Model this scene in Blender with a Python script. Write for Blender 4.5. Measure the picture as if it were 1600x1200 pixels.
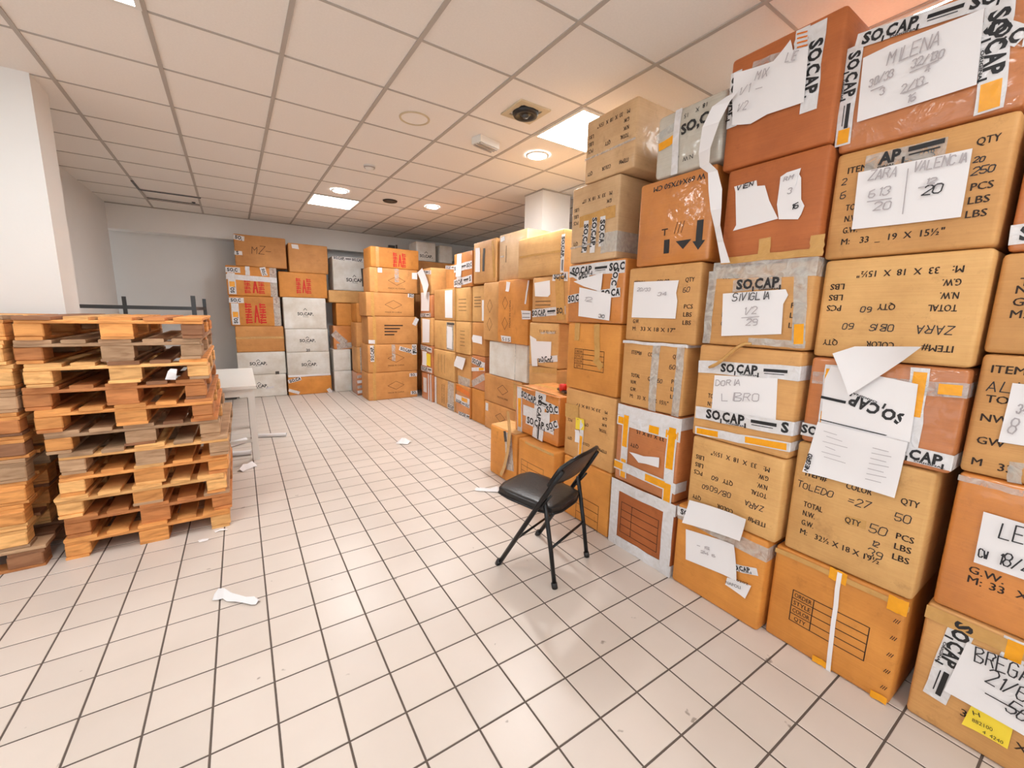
import bpy, bmesh, math, random
from mathutils import Vector, Matrix, noise

random.seed(7)
SC = bpy.context.scene
COL = SC.collection
for o in list(bpy.data.objects):
    bpy.data.objects.remove(o)

# ------------------------------------------------------------------ camera, world, exposure
FPX = 644.26
CAMH = 1.464
ZC = 2.9125                      # ceiling height
RM = Matrix(((0.8374272, -0.0726780, 0.5416951),
             (-0.5461122, -0.1508795, 0.8240126),
             (0.0218431, -0.9858769, -0.1660409)))
cam_d = bpy.data.cameras.new('camera')
cam_d.sensor_width = 36.0
cam_d.lens = FPX / 1600 * 36.0
cam_d.clip_start = 0.05
cam = bpy.data.objects.new('camera', cam_d)
COL.objects.link(cam)
m4 = Matrix(((RM[0][0], -RM[0][1], -RM[0][2], 0),
             (RM[1][0], -RM[1][1], -RM[1][2], 0),
             (RM[2][0], -RM[2][1], -RM[2][2], CAMH),
             (0, 0, 0, 1)))
cam.matrix_world = m4
SC.camera = cam
W = bpy.data.worlds.new('world')
SC.world = W
W.use_nodes = True
W.node_tree.nodes['Background'].inputs[0].default_value = (0.93, 0.97, 1.0, 1)
W.node_tree.nodes['Background'].inputs[1].default_value = 2.1   # daylight for the added windows behind and left of the viewpoint
SC.view_settings.view_transform = 'Standard'
SC.view_settings.look = 'None'
SC.view_settings.gamma = 1
SC.view_settings.use_curve_mapping = False
SC.view_settings.exposure = 0.1
PANEL_STRENGTH = 24.0
DOWN_STRENGTH = 400.0


def ray(px):
    v = Vector((px[0] - 800, px[1] - 600, FPX))
    return RM @ v


# ------------------------------------------------------------------ materials
def S(r, g, b):
    def f(c):
        c /= 255.0
        return c / 12.92 if c <= 0.04045 else ((c + 0.055) / 1.055) ** 2.4
    return (f(r), f(g), f(b), 1)


def new_mat(name):
    m = bpy.data.materials.new(name)
    m.use_nodes = True
    nt = m.node_tree
    return m, nt, nt.nodes, nt.links, nt.nodes['Principled BSDF']


def plain(name, col, rough=0.6, metal=0.0, nscale=0, namt=0.12, bump=0, bscale=30, spec=0.5):
    m, nt, N, L, B = new_mat(name)
    B.inputs['Roughness'].default_value = rough
    B.inputs['Metallic'].default_value = metal
    B.inputs['Specular IOR Level'].default_value = spec
    B.inputs['Base Color'].default_value = col
    if nscale or bump:
        tc = N.new('ShaderNodeTexCoord')
    if nscale:
        n = N.new('ShaderNodeTexNoise')
        n.inputs['Scale'].default_value = nscale
        n.inputs['Detail'].default_value = 6
        L.new(tc.outputs['Object'], n.inputs['Vector'])
        r = N.new('ShaderNodeMixRGB')
        r.blend_type = 'MIX'
        r.inputs[1].default_value = tuple(c * (1 - namt) for c in col[:3]) + (1,)
        r.inputs[2].default_value = tuple(min(1, c * (1 + namt)) for c in col[:3]) + (1,)
        L.new(n.outputs['Fac'], r.inputs[0])
        L.new(r.outputs[0], B.inputs['Base Color'])
    if bump:
        n2 = N.new('ShaderNodeTexNoise')
        n2.inputs['Scale'].default_value = bscale
        n2.inputs['Detail'].default_value = 4
        L.new(tc.outputs['Object'], n2.inputs['Vector'])
        b = N.new('ShaderNodeBump')
        b.inputs['Strength'].default_value = bump
        b.inputs['Distance'].default_value = 0.01
        L.new(n2.outputs['Fac'], b.inputs['Height'])
        L.new(b.outputs[0], B.inputs['Normal'])
    return m


def cardboard(name, col, rough=0.62, wrap=0.0, dirt=0.55):
    """corrugated board: fibre grain, blotches, scuffs; wrap = glossy crinkled film on top"""
    m, nt, N, L, B = new_mat(name)
    tc = N.new('ShaderNodeTexCoord')
    oi = N.new('ShaderNodeObjectInfo')
    add = N.new('ShaderNodeVectorMath')
    add.operation = 'ADD'
    L.new(tc.outputs['Object'], add.inputs[0])
    mul = N.new('ShaderNodeVectorMath')
    mul.operation = 'SCALE'
    mul.inputs[0].default_value = (37, 19, 11)
    L.new(oi.outputs['Random'], mul.inputs['Scale'])
    L.new(mul.outputs[0], add.inputs[1])
    n = N.new('ShaderNodeTexNoise')
    n.inputs['Scale'].default_value = 3.2
    n.inputs['Detail'].default_value = 7
    n.inputs['Roughness'].default_value = 0.62
    L.new(add.outputs[0], n.inputs['Vector'])
    cr = N.new('ShaderNodeValToRGB')
    cr.color_ramp.elements[0].position = 0.3
    cr.color_ramp.elements[0].color = tuple(c * k for c, k in zip(col[:3], (0.78, 0.71, 0.62))) + (1,)
    cr.color_ramp.elements[1].position = 0.68
    cr.color_ramp.elements[1].color = tuple(min(1, c * k) for c, k in zip(col[:3], (1.07, 1.07, 1.06))) + (1,)
    L.new(n.outputs['Fac'], cr.inputs[0])
    # horizontal flute grain
    mp = N.new('ShaderNodeMapping')
    mp.inputs['Scale'].default_value = (2.5, 2.5, 120)
    L.new(add.outputs[0], mp.inputs[0])
    g = N.new('ShaderNodeTexNoise')
    g.inputs['Scale'].default_value = 1.5
    g.inputs['Detail'].default_value = 3
    L.new(mp.outputs[0], g.inputs['Vector'])
    mx = N.new('ShaderNodeMixRGB')
    mx.blend_type = 'OVERLAY'
    mx.inputs[0].default_value = 0.12
    L.new(cr.outputs[0], mx.inputs[1])
    L.new(g.outputs['Fac'], mx.inputs[2])
    # scuffs with a shape of their own
    s = N.new('ShaderNodeTexNoise')
    s.inputs['Scale'].default_value = 11
    s.inputs['Detail'].default_value = 9
    s.inputs['Roughness'].default_value = 0.75
    L.new(add.outputs[0], s.inputs['Vector'])
    sr = N.new('ShaderNodeValToRGB')
    sr.color_ramp.elements[0].position = 0.57
    sr.color_ramp.elements[0].color = (0, 0, 0, 1)
    sr.color_ramp.elements[1].position = 0.74
    sr.color_ramp.elements[1].color = (dirt, dirt, dirt, 1)
    L.new(s.outputs['Fac'], sr.inputs[0])
    mx2 = N.new('ShaderNodeMixRGB')
    L.new(sr.outputs[0], mx2.inputs[0])
    L.new(mx.outputs[0], mx2.inputs[1])
    mx2.inputs[2].default_value = tuple(c * k for c, k in zip(col[:3], (0.5, 0.42, 0.36))) + (1,)
    # object to object variation
    hs = N.new('ShaderNodeHueSaturation')
    mr = N.new('ShaderNodeMapRange')
    mr.inputs[3].default_value = 0.93
    mr.inputs[4].default_value = 1.06
    L.new(oi.outputs['Random'], mr.inputs[0])
    L.new(mr.outputs[0], hs.inputs['Value'])
    L.new(mx2.outputs[0], hs.inputs['Color'])
    L.new(hs.outputs[0], B.inputs['Base Color'])
    B.inputs['Roughness'].default_value = rough
    b = N.new('ShaderNodeBump')
    b.inputs['Distance'].default_value = 0.01
    if wrap:
        B.inputs['Coat Weight'].default_value = wrap
        B.inputs['Coat Roughness'].default_value = 0.12
        wv = N.new('ShaderNodeTexNoise')
        wv.inputs['Scale'].default_value = 9
        wv.inputs['Detail'].default_value = 3
        wv.inputs['Distortion'].default_value = 1.5
        L.new(add.outputs[0], wv.inputs['Vector'])
        b.inputs['Strength'].default_value = 0.8
        L.new(wv.outputs['Fac'], b.inputs['Height'])
        L.new(b.outputs[0], B.inputs['Coat Normal'])
    else:
        b.inputs['Strength'].default_value = 0.10
        L.new(g.outputs['Fac'], b.inputs['Height'])
        L.new(b.outputs[0], B.inputs['Normal'])
    return m


def film(name, col, alpha, rough=0.18, wr=0.5):
    m, nt, N, L, B = new_mat(name)
    tc = N.new('ShaderNodeTexCoord')
    n = N.new('ShaderNodeTexNoise')
    n.inputs['Scale'].default_value = 22
    n.inputs['Detail'].default_value = 5
    n.inputs['Distortion'].default_value = 1.2
    L.new(tc.outputs['Object'], n.inputs['Vector'])
    b = N.new('ShaderNodeBump')
    b.inputs['Strength'].default_value = wr
    b.inputs['Distance'].default_value = 0.01
    L.new(n.outputs['Fac'], b.inputs['Height'])
    L.new(b.outputs[0], B.inputs['Normal'])
    mr = N.new('ShaderNodeMapRange')
    mr.inputs[1].default_value = 0.3
    mr.inputs[2].default_value = 0.7
    mr.inputs[3].default_value = max(0, alpha - 0.2)
    mr.inputs[4].default_value = min(1, alpha + 0.2)
    L.new(n.outputs['Fac'], mr.inputs[0])
    if alpha < 0.6:
        L.new(mr.outputs[0], B.inputs['Alpha'])
        B.inputs['Base Color'].default_value = col
    else:
        cr = N.new('ShaderNodeMixRGB')
        cr.inputs[1].default_value = tuple(c * k for c, k in zip(col[:3], (0.86, 0.83, 0.79))) + (1,)
        cr.inputs[2].default_value = col
        L.new(mr.outputs[0], cr.inputs[0])
        mr.inputs[3].default_value = 0
        mr.inputs[4].default_value = 1
        L.new(cr.outputs[0], B.inputs['Base Color'])
    B.inputs['Roughness'].default_value = rough
    return m


def emit(name, col, st):
    m, nt, N, L, B = new_mat(name)
    B.inputs['Base Color'].default_value = (0.8, 0.8, 0.8, 1)
    B.inputs['Emission Color'].default_value = col
    B.inputs['Emission Strength'].default_value = st
    return m


def wood(name, col):
    m, nt, N, L, B = new_mat(name)
    tc = N.new('ShaderNodeTexCoord')
    oi = N.new('ShaderNodeObjectInfo')
    mul = N.new('ShaderNodeVectorMath')
    mul.operation = 'SCALE'
    mul.inputs[0].default_value = (13, 29, 17)
    L.new(oi.outputs['Random'], mul.inputs['Scale'])
    add = N.new('ShaderNodeVectorMath')
    add.operation = 'ADD'
    L.new(tc.outputs['Object'], add.inputs[0])
    L.new(mul.outputs[0], add.inputs[1])
    mp = N.new('ShaderNodeMapping')
    mp.inputs['Scale'].default_value = (5, 5, 26)
    L.new(add.outputs[0], mp.inputs[0])
    n = N.new('ShaderNodeTexNoise')
    n.inputs['Scale'].default_value = 1.6
    n.inputs['Detail'].default_value = 8
    n.inputs['Distortion'].default_value = 0.6
    L.new(mp.outputs[0], n.inputs['Vector'])
    cr = N.new('ShaderNodeValToRGB')
    cr.color_ramp.elements[0].position = 0.28
    cr.color_ramp.elements[0].color = tuple(c * k for c, k in zip(col[:3], (0.68, 0.60, 0.52))) + (1,)
    cr.color_ramp.elements[1].position = 0.62
    cr.color_ramp.elements[1].color = tuple(min(1, c * 1.08) for c in col[:3]) + (1,)
    L.new(n.outputs['Fac'], cr.inputs[0])
    hs = N.new('ShaderNodeHueSaturation')
    mr = N.new('ShaderNodeMapRange')
    mr.inputs[3].default_value = 0.78
    mr.inputs[4].default_value = 1.12
    L.new(oi.outputs['Random'], mr.inputs[0])
    L.new(mr.outputs[0], hs.inputs['Value'])
    L.new(cr.outputs[0], hs.inputs['Color'])
    L.new(hs.outputs[0], B.inputs['Base Color'])
    B.inputs['Roughness'].default_value = 0.7
    b = N.new('ShaderNodeBump')
    b.inputs['Strength'].default_value = 0.25
    b.inputs['Distance'].default_value = 0.01
    L.new(n.outputs['Fac'], b.inputs['Height'])
    L.new(b.outputs[0], B.inputs['Normal'])
    return m


def tile_mat():
    m, nt, N, L, B = new_mat('floor_tile')
    tc = N.new('ShaderNodeTexCoord')
    ge = N.new('ShaderNodeNewGeometry')
    n = N.new('ShaderNodeTexNoise')
    n.inputs['Scale'].default_value = 1.1
    n.inputs['Detail'].default_value = 6
    L.new(ge.outputs['Position'], n.inputs['Vector'])
    cr = N.new('ShaderNodeValToRGB')
    cr.color_ramp.elements[0].position = 0.3
    cr.color_ramp.elements[0].color = S(203, 190, 179)
    cr.color_ramp.elements[1].position = 0.7
    cr.color_ramp.elements[1].color = S(217, 205, 195)
    L.new(n.outputs['Fac'], cr.inputs[0])
    s = N.new('ShaderNodeTexNoise')          # specks of dirt trodden into the tiles
    s.inputs['Scale'].default_value = 9
    s.inputs['Detail'].default_value = 3
    s.inputs['Roughness'].default_value = 0.6
    L.new(ge.outputs['Position'], s.inputs['Vector'])
    sr = N.new('ShaderNodeValToRGB')
    sr.color_ramp.elements[0].position = 0.705
    sr.color_ramp.elements[0].color = (0, 0, 0, 1)
    sr.color_ramp.elements[1].position = 0.735
    sr.color_ramp.elements[1].color = (0.6, 0.6, 0.6, 1)
    L.new(s.outputs['Fac'], sr.inputs[0])
    mx = N.new('ShaderNodeMixRGB')
    L.new(sr.outputs[0], mx.inputs[0])
    L.new(cr.outputs[0], mx.inputs[1])
    mx.inputs[2].default_value = S(96, 76, 62)
    oi = N.new('ShaderNodeObjectInfo')
    hs = N.new('ShaderNodeHueSaturation')
    mr = N.new('ShaderNodeMapRange')
    mr.inputs[3].default_value = 0.96
    mr.inputs[4].default_value = 1.03
    L.new(oi.outputs['Random'], mr.inputs[0])
    L.new(mr.outputs[0], hs.inputs['Value'])
    L.new(mx.outputs[0], hs.inputs['Color'])
    L.new(hs.outputs[0], B.inputs['Base Color'])
    B.inputs['Roughness'].default_value = 0.33
    B.inputs['Specular IOR Level'].default_value = 0.4
    b = N.new('ShaderNodeBump')
    b.inputs['Strength'].default_value = 0.05
    b.inputs['Distance'].default_value = 0.01
    n3 = N.new('ShaderNodeTexNoise')
    n3.inputs['Scale'].default_value = 14
    L.new(ge.outputs['Position'], n3.inputs['Vector'])
    L.new(n3.outputs['Fac'], b.inputs['Height'])
    L.new(b.outputs[0], B.inputs['Normal'])
    return m


M = {}
def glass_mat():
    m, nt, N, L, B = new_mat('window_glass')
    t = N.new('ShaderNodeBsdfTransparent')
    g = N.new('ShaderNodeBsdfGlossy')
    g.inputs['Roughness'].default_value = 0.02
    mx = N.new('ShaderNodeMixShader')
    mx.inputs[0].default_value = 0.06
    L.new(t.outputs[0], mx.inputs[1])
    L.new(g.outputs[0], mx.inputs[2])
    L.new(mx.outputs[0], N['Material Output'].inputs['Surface'])
    return m


M['glass'] = glass_mat()
M['tile'] = tile_mat()
M['grout'] = plain('grout', S(92, 80, 72), 0.9, nscale=6)
M['ceil'] = plain('ceiling_panel', S(236, 231, 225), 0.9, nscale=90, namt=0.05, bump=0.08, bscale=160)
M['ceilbar'] = plain('ceiling_bar', S(176, 168, 160), 0.6)
M['void'] = plain('ceiling_void', S(60, 55, 50), 0.9, nscale=3)
M['wall'] = plain('wall_paint', S(232, 230, 227), 0.8, nscale=2.5, namt=0.03, bump=0.05, bscale=60)
M['wallgrey'] = plain('wall_paint_grey', S(226, 225, 223), 0.8, nscale=1.6, namt=0.05, bump=0.05, bscale=60)
M['panel'] = emit('light_panel', (0.95, 0.985, 1.0, 1), PANEL_STRENGTH)
M['down'] = emit('downlight', (0.97, 0.985, 1.0, 1), DOWN_STRENGTH)
M['whitemetal'] = plain('white_metal', S(225, 222, 216), 0.4, nscale=3, namt=0.03)
M['cream'] = plain('cream_trim', S(205, 190, 160), 0.6, nscale=5)
M['black'] = plain('black_plastic', S(24, 23, 24), 0.4, nscale=8, namt=0.2)
M['blackmetal'] = plain('black_steel', S(22, 21, 22), 0.32, metal=0.3, nscale=8, namt=0.2)
M['vinyl'] = plain('black_vinyl', S(28, 25, 24), 0.36, nscale=5, namt=0.25, bump=0.15, bscale=50)
M['darkmetal'] = plain('grey_steel', S(84, 86, 88), 0.45, metal=0.6, nscale=6)
M['tan'] = cardboard('cardboard_tan', S(208, 156, 96))
M['orange'] = cardboard('cardboard_orange', S(216, 144, 64))
M['red'] = cardboard('cardboard_redbrown', S(182, 102, 50), dirt=0.5)
M['wrapred'] = cardboard('cardboard_wrapped', S(196, 122, 70), wrap=0.9)
M['wraporange'] = cardboard('cardboard_wrapped_orange', S(208, 132, 58), wrap=0.9)
M['beige'] = cardboard('cardboard_beige', S(210, 174, 132), wrap=0.25)
M['back'] = cardboard('cardboard_back', S(206, 146, 84))
M['light'] = cardboard('cardboard_light', S(216, 168, 106))
M['white'] = cardboard('cardboard_white', S(226, 224, 220), dirt=0.12)
M['greywrap'] = cardboard('cardboard_greywrap', S(196, 192, 182), wrap=0.9, dirt=0.3)
M['dark'] = plain('dark_board', S(70, 66, 62), 0.7, nscale=4)
M['ink'] = plain('print_ink', S(46, 30, 20), 0.7, nscale=60, namt=0.3)
M['black_ink'] = plain('tape_ink', S(26, 25, 27), 0.5, nscale=40, namt=0.2)
M['pen'] = plain('marker_pen', S(38, 36, 40), 0.6, nscale=30)
M['pencil'] = plain('faint_pen', S(176, 168, 170), 0.7, nscale=30)
M['redink'] = plain('red_ink', S(205, 40, 22), 0.6, nscale=30)
M['paper'] = plain('paper', S(232, 228, 228), 0.7, nscale=3, namt=0.03, bump=0.12, bscale=9)
M['tapewhite'] = film('tape_white', S(226, 224, 226), 0.86, 0.2)
M['tapeclear'] = film('tape_clear', S(214, 212, 208), 0.42, 0.12)
M['tapesilver'] = film('tape_silver', S(208, 206, 200), 0.58, 0.12, 0.9)
M['tapebrown'] = film('tape_brown', S(206, 158, 92), 0.85, 0.2, 0.25)
M['tapeyellow'] = film('tape_yellow', S(246, 168, 22), 0.9, 0.25, 0.2)
M['tapeorange'] = film('tape_orange', S(226, 120, 40), 0.9, 0.25, 0.3)
M['yellow'] = plain('yellow_label', S(246, 214, 60), 0.5, nscale=4)
M['wood_new'] = wood('wood_new', S(226, 156, 86))
M['wood_pale'] = wood('wood_pale', S(240, 184, 116))
M['wood_brown'] = wood('wood_brown', S(200, 130, 74))
M['wood_grey'] = wood('wood_grey', S(182, 146, 112))
M['wood_dark'] = wood('wood_dark', S(146, 100, 68))


# ------------------------------------------------------------------ mesh builder
class MB:
    def __init__(self):
        self.v, self.f = [], []

    def poly(self, pts):
        n = len(self.v)
        self.v += [tuple(p) for p in pts]
        self.f.append(tuple(range(n, n + len(pts))))

    def geo(self, vs, fs):
        n = len(self.v)
        self.v += [tuple(p) for p in vs]
        self.f += [tuple(i + n for i in f) for f in fs]

    def box(self, x0, x1, y0, y1, z0, z1):
        vs = [(x, y, z) for x in (x0, x1) for y in (y0, y1) for z in (z0, z1)]
        self.geo(vs, [(0, 1, 3, 2), (4, 6, 7, 5), (0, 4, 5, 1), (2, 3, 7, 6), (0, 2, 6, 4), (1, 5, 7, 3)])

    def tube(self, pts, r, seg=8, cap=True):
        pts = [Vector(p) for p in pts]
        rings = []
        up = Vector((0.123, 0.31, 0.94)).normalized()
        for i, p in enumerate(pts):
            a = pts[max(0, i - 1)]
            b = pts[min(len(pts) - 1, i + 1)]
            t = (b - a).normalized()
            u = t.cross(up)
            if u.length < 1e-4:
                u = t.cross(Vector((1, 0, 0)))
            u.normalize()
            w = t.cross(u)
            rr = r[i] if isinstance(r, (list, tuple)) else r
            rings.append([p + (u * math.cos(k * 2 * math.pi / seg) + w * math.sin(k * 2 * math.pi / seg)) * rr for k in range(seg)])
        n = len(self.v)
        for rg in rings:
            self.v += [tuple(q) for q in rg]
        for i in range(len(rings) - 1):
            for k in range(seg):
                a = n + i * seg + k
                b = n + i * seg + (k + 1) % seg
                self.f.append((a, b, b + seg, a + seg))
        if cap:
            self.f.append(tuple(n + k for k in reversed(range(seg))))
            self.f.append(tuple(n + (len(rings) - 1) * seg + k for k in range(seg)))

    def lathe(self, prof, seg=24, c=(0, 0)):
        n = len(self.v)
        for (r, z) in prof:
            for k in range(seg):
                a = 2 * math.pi * k / seg
                self.v.append((c[0] + r * math.cos(a), c[1] + r * math.sin(a), z))
        for i in range(len(prof) - 1):
            for k in range(seg):
                a = n + i * seg + k
                b = n + i * seg + (k + 1) % seg
                self.f.append((a, b, b + seg, a + seg))

    def mesh(self, name, mat, smooth=False):
        me = bpy.data.meshes.new(name)
        me.from_pydata(self.v, [], self.f)
        me.update()
        me.materials.append(mat)
        if smooth:
            for p in me.polygons:
                p.use_smooth = True
        return me

    def build(self, name, mat, parent=None, smooth=False, kind=None):
        if not self.f:
            return None
        o = bpy.data.objects.new(name, self.mesh(name, mat, smooth))
        COL.objects.link(o)
        if parent:
            o.parent = parent
        if kind:
            o['kind'] = kind
        return o


def tag(o, label, cat, group=None):
    o['label'] = label
    o['category'] = cat
    if group:
        o['group'] = group
    return o


def thing(name, label, cat, loc=(0, 0, 0), rz=0.0, group=None):
    o = bpy.data.objects.new(name, None)
    o.empty_display_size = 0.1
    COL.objects.link(o)
    o.location = loc
    o.rotation_euler = (0, 0, rz)
    return tag(o, label, cat, group)


def link(name, me, parent, loc=(0, 0, 0), rot=(0, 0, 0), kind=None):
    o = bpy.data.objects.new(name, me)
    COL.objects.link(o)
    o.parent = parent
    o.location = loc
    o.rotation_euler = rot
    if kind:
        o['kind'] = kind
    return o


# ------------------------------------------------------------------ lettering
_tc = {}


def text_geo(s, bold=0.0):
    k = (s, bold)
    if k in _tc:
        return _tc[k]
    cu = bpy.data.curves.new('t', 'FONT')
    cu.body = s
    cu.size = 1.0
    cu.resolution_u = 2
    cu.offset = bold
    ob = bpy.data.objects.new('t', cu)
    me = bpy.data.meshes.new_from_object(ob)
    vs = [(v.co.x / 0.73, v.co.y / 0.73) for v in me.vertices]
    fs = [tuple(p.vertices) for p in me.polygons]
    bpy.data.objects.remove(ob)
    bpy.data.curves.remove(cu)
    bpy.data.meshes.remove(me)
    if vs:
        x0 = min(v[0] for v in vs)
        vs = [(x - x0, y) for x, y in vs]
    w = max([v[0] for v in vs] or [0])
    _tc[k] = (vs, fs, w)
    return _tc[k]


HAND = {'A': '002640|1232', 'B': '000636453403|034241300000', 'C': '453616050110304 1', 'D': '00062644422000', 'E': '46060040|0333',
        'F': '460600|0333', 'G': '4536160501103041 4323', 'H': '0006|4640|0343', 'I': '2026', 'J': '4641301001', 'K': '0006|460340',
        'L': '060040', 'M': '0006234640', 'N': '00064046', 'O': '1605011030414536 16', 'P': '0006364534 3303', 'Q': '160501103041453616|2240',
        'R': '00063645343303|2340', 'S': '4536160504133342413010 01', 'T': '0646|2620', 'U': '060110304146', 'V': '062046', 'W': '0610233046',
        'X': '0046|0640', 'Y': '062346|2320', 'Z': '06460040', '0': '1605011030414536 16', '1': '152620', '2': '05163645440040',
        '3': '051636454433424130 1001', '4': '30360242', '5': '4606033342413010 01', '6': '3605011030414233 03', '7': '064610',
        '8': '130405163645443313020110304142 33', '9': '4333130405163645413010', '/': '0046', '-': '0343', '.': '2021', '=': '0242|0444',
        '|': '2026', ':': '2122|2425'}


def hand_strokes(s, rng):
    """handwriting: list of polylines, letter height 1"""
    out, x = [], 0.0
    for ch in s:
        if ch == ' ':
            x += 0.5
            continue
        d = HAND.get(ch, '')
        sl = rng.uniform(0.05, 0.22)
        dy = rng.uniform(-0.06, 0.06)
        k = rng.uniform(0.9, 1.1)
        for part in d.split('|'):
            part = part.replace(' ', '')
            pl = []
            for i in range(0, len(part) - 1, 2):
                px, py = int(part[i]) / 6 * 0.95 * k, int(part[i + 1]) / 6 * k
                pl.append((x + px + sl * py + rng.uniform(-.02, .02), py + dy + rng.uniform(-.02, .02)))
            out.append(pl)
        x += 0.45 if ch in 'I1.|:' else 0.86
    return out, x


# ------------------------------------------------------------------ boxes
def hsh(seed):
    r = random.Random(seed)
    return [r.uniform(0, 6.28) for _ in range(4)] + [r.uniform(-1, 1) for _ in range(4)]


class Box:
    """a carton standing at loc (base centre), front face looks along local -Y, u to the right, v up"""
    seedc = 0

    def __init__(self, label, loc, w, d, h, rz, mat, group=None, bulge=0.007, rnd=0.015, tilt=(0, 0), name='cardboard_box', cat='box'):
        Box.seedc += 1
        self.rng = random.Random(Box.seedc * 31 + 5)
        self.w, self.d, self.h = w, d, h
        self.ph = hsh(Box.seedc)
        self.bulge = bulge
        self.root = thing(name, label, cat, loc, rz, group)
        self.root.rotation_euler = (tilt[0], tilt[1], rz)
        self.mw = Matrix.Translation(loc) @ self.root.rotation_euler.to_matrix().to_4x4()
        self.inv = self.mw.inverted()
        self.tapes = {}
        self.tprint = {}
        self.decal = 0
        r = rnd

        def axis(n):
            a = n / 2
            return [-a, -a + r * 0.3, -a + r, -a * 0.55, -a * 0.2, a * 0.2, a * 0.55, a - r, a - r * 0.3, a]
        bm = bmesh.new()
        ax, ay, az = axis(w), axis(d), axis(h)
        vm = {}

        def vert(i, j, k):
            key = (i, j, k)
            if key in vm:
                return vm[key]
            p = Vector((ax[i], ay[j], az[k]))
            q = Vector((max(-w / 2 + r, min(w / 2 - r, p.x)), max(-d / 2 + r, min(d / 2 - r, p.y)), max(-h / 2 + r, min(h / 2 - r, p.z))))
            e = p - q
            if e.length > 1e-6:
                p = q + e.normalized() * r
            nf = Vector((0, 0, 0))
            if j == 0:
                p.y -= self.D('front', p.x + w / 2, p.z + h / 2)
            if i == 9:
                p.x += self.D('right', p.y + d / 2, p.z + h / 2)
            vm[key] = bm.verts.new((p.x, p.y, p.z + h / 2))
            return vm[key]
        n = 9
        for a in range(n):
            for b in range(n):
                for f in ([(a, 0, b), (a + 1, 0, b), (a + 1, 0, b + 1), (a, 0, b + 1)],
                          [(a, n, b), (a, n, b + 1), (a + 1, n, b + 1), (a + 1, n, b)],
                          [(0, a, b), (0, a, b + 1), (0, a + 1, b + 1), (0, a + 1, b)],
                          [(n, a, b), (n, a + 1, b), (n, a + 1, b + 1), (n, a, b + 1)],
                          [(a, b, 0), (a, b + 1, 0), (a + 1, b + 1, 0), (a + 1, b, 0)],
                          [(a, b, n), (a + 1, b, n), (a + 1, b + 1, n), (a, b + 1, n)]):
                    bm.faces.new([vert(*t) for t in f])
        me = bpy.data.meshes.new('carton')
        bm.to_mesh(me)
        bm.free()
        me.materials.append(M[mat])
        for p in me.polygons:
            p.use_smooth = True
        self.body = link('carton', me, self.root)
        # the closed top: flap seam
        mb = MB()
        mb.box(-w / 2 + 0.01, w / 2 - 0.01, -0.028, 0.028, h - 0.001, h + 0.0006)
        mb.build('seam_tape', M['tapebrown'], self.root)

    def D(self, face, u, v):
        L = self.w if face == 'front' else self.d
        p = self.ph
        s = math.sin(math.pi * max(0, min(1, u / L))) * math.sin(math.pi * max(0, min(1, v / self.h)))
        return self.bulge * s * (0.45 + 0.55 * math.sin(p[0] + 2.2 * u / L + 1.7 * v / self.h))

    def P(self, u, v, off=0.001, face='front'):
        if face == 'front':
            return (u - self.w / 2, -self.d / 2 - off - self.D('front', u, v), v)
        if face == 'right':
            return (self.w / 2 + off + self.D('right', u, v), -self.d / 2 + u, v)
        if face == 'left':
            return (-self.w / 2 - off, -self.d / 2 + u, v)
        return (u - self.w / 2, -self.d / 2 + v, self.h + off)

    def uv(self, px):
        """where a pixel of the photograph falls on the front face"""
        o = self.inv @ Vector((0, 0, CAMH))
        d = self.inv.to_3x3() @ ray(px)
        t = (-self.d / 2 - o.y) / d.y
        q = o + d * t
        return (q.x + self.w / 2, q.z)

    # -- printing straight on the board
    def text(self, mb, s, u, v, hgt, rot=0.0, bold=0.0, squash=1.0, off=0.0012, face='front', center=False, fit=None):
        twice = bold if 0 < bold < 0.025 else 0
        vs, fs, w = text_geo(s, 0.0 if twice else bold)
        if fit:
            squash = fit / (w * hgt)
        c, sn = math.cos(rot), math.sin(rot)
        ox = -w * hgt * squash / 2 if center else 0
        pts = []
        for x, y in vs:
            a, b = x * hgt * squash + ox, y * hgt
            pts.append(self.P(u + a * c - b * sn, v + a * sn + b * c, off, face))
        mb.geo(pts, fs)
        if twice:                    # a second strike, a hair to the side
            k = hgt * twice * 3.6
            pts = [self.P(u + (x * hgt * squash + ox + k) * c - (y * hgt + k * .4) * sn, v + (x * hgt * squash + ox + k) * sn + (y * hgt + k * .4) * c, off, face) for x, y in vs]
            mb.geo(pts, fs)
        return w * hgt * squash

    def line(self, mb, a, b, wd, off=0.0016, face='front'):
        a, b = Vector(a), Vector(b)
        t = (b - a)
        if t.length < 1e-6:
            return
        t.normalize()
        n = Vector((-t.y, t.x)) * wd / 2
        a2, b2 = a - t * wd * 0.3, b + t * wd * 0.3
        k = max(1, int((b2 - a2).length / 0.025))
        for i in range(k):
            c, d = a2.lerp(b2, i / k), a2.lerp(b2, (i + 1) / k)
            mb.poly([self.P(q.x, q.y, off, face) for q in (c - n, d - n, d + n, c + n)])

    def write(self, mb, s, u, v, hgt, rot=0.0, wd=None, off=0.0012, fit=None, face='front'):
        st, w = hand_strokes(s, self.rng)
        k = hgt if not fit else None
        sx = fit / w if fit else hgt
        c, sn = math.cos(rot), math.sin(rot)
        wd = wd or hgt * 0.09
        for pl in st:
            q = [(u + x * sx * c - y * hgt * sn, v + x * sx * sn + y * hgt * c) for x, y in pl]
            for i in range(len(q) - 1):
                self.line(mb, q[i], q[i + 1], wd, off, face)

    def part(self, name, mb, mat, parent=None, smooth=False):
        fine = name in ('printing', 'handwriting', 'tape_print', 'staple_marks', 'red_printing', 'stencil')
        return mb.build(name, M[mat] if isinstance(mat, str) else mat, parent or self.root, smooth, 'stuff' if fine else None)

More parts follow.
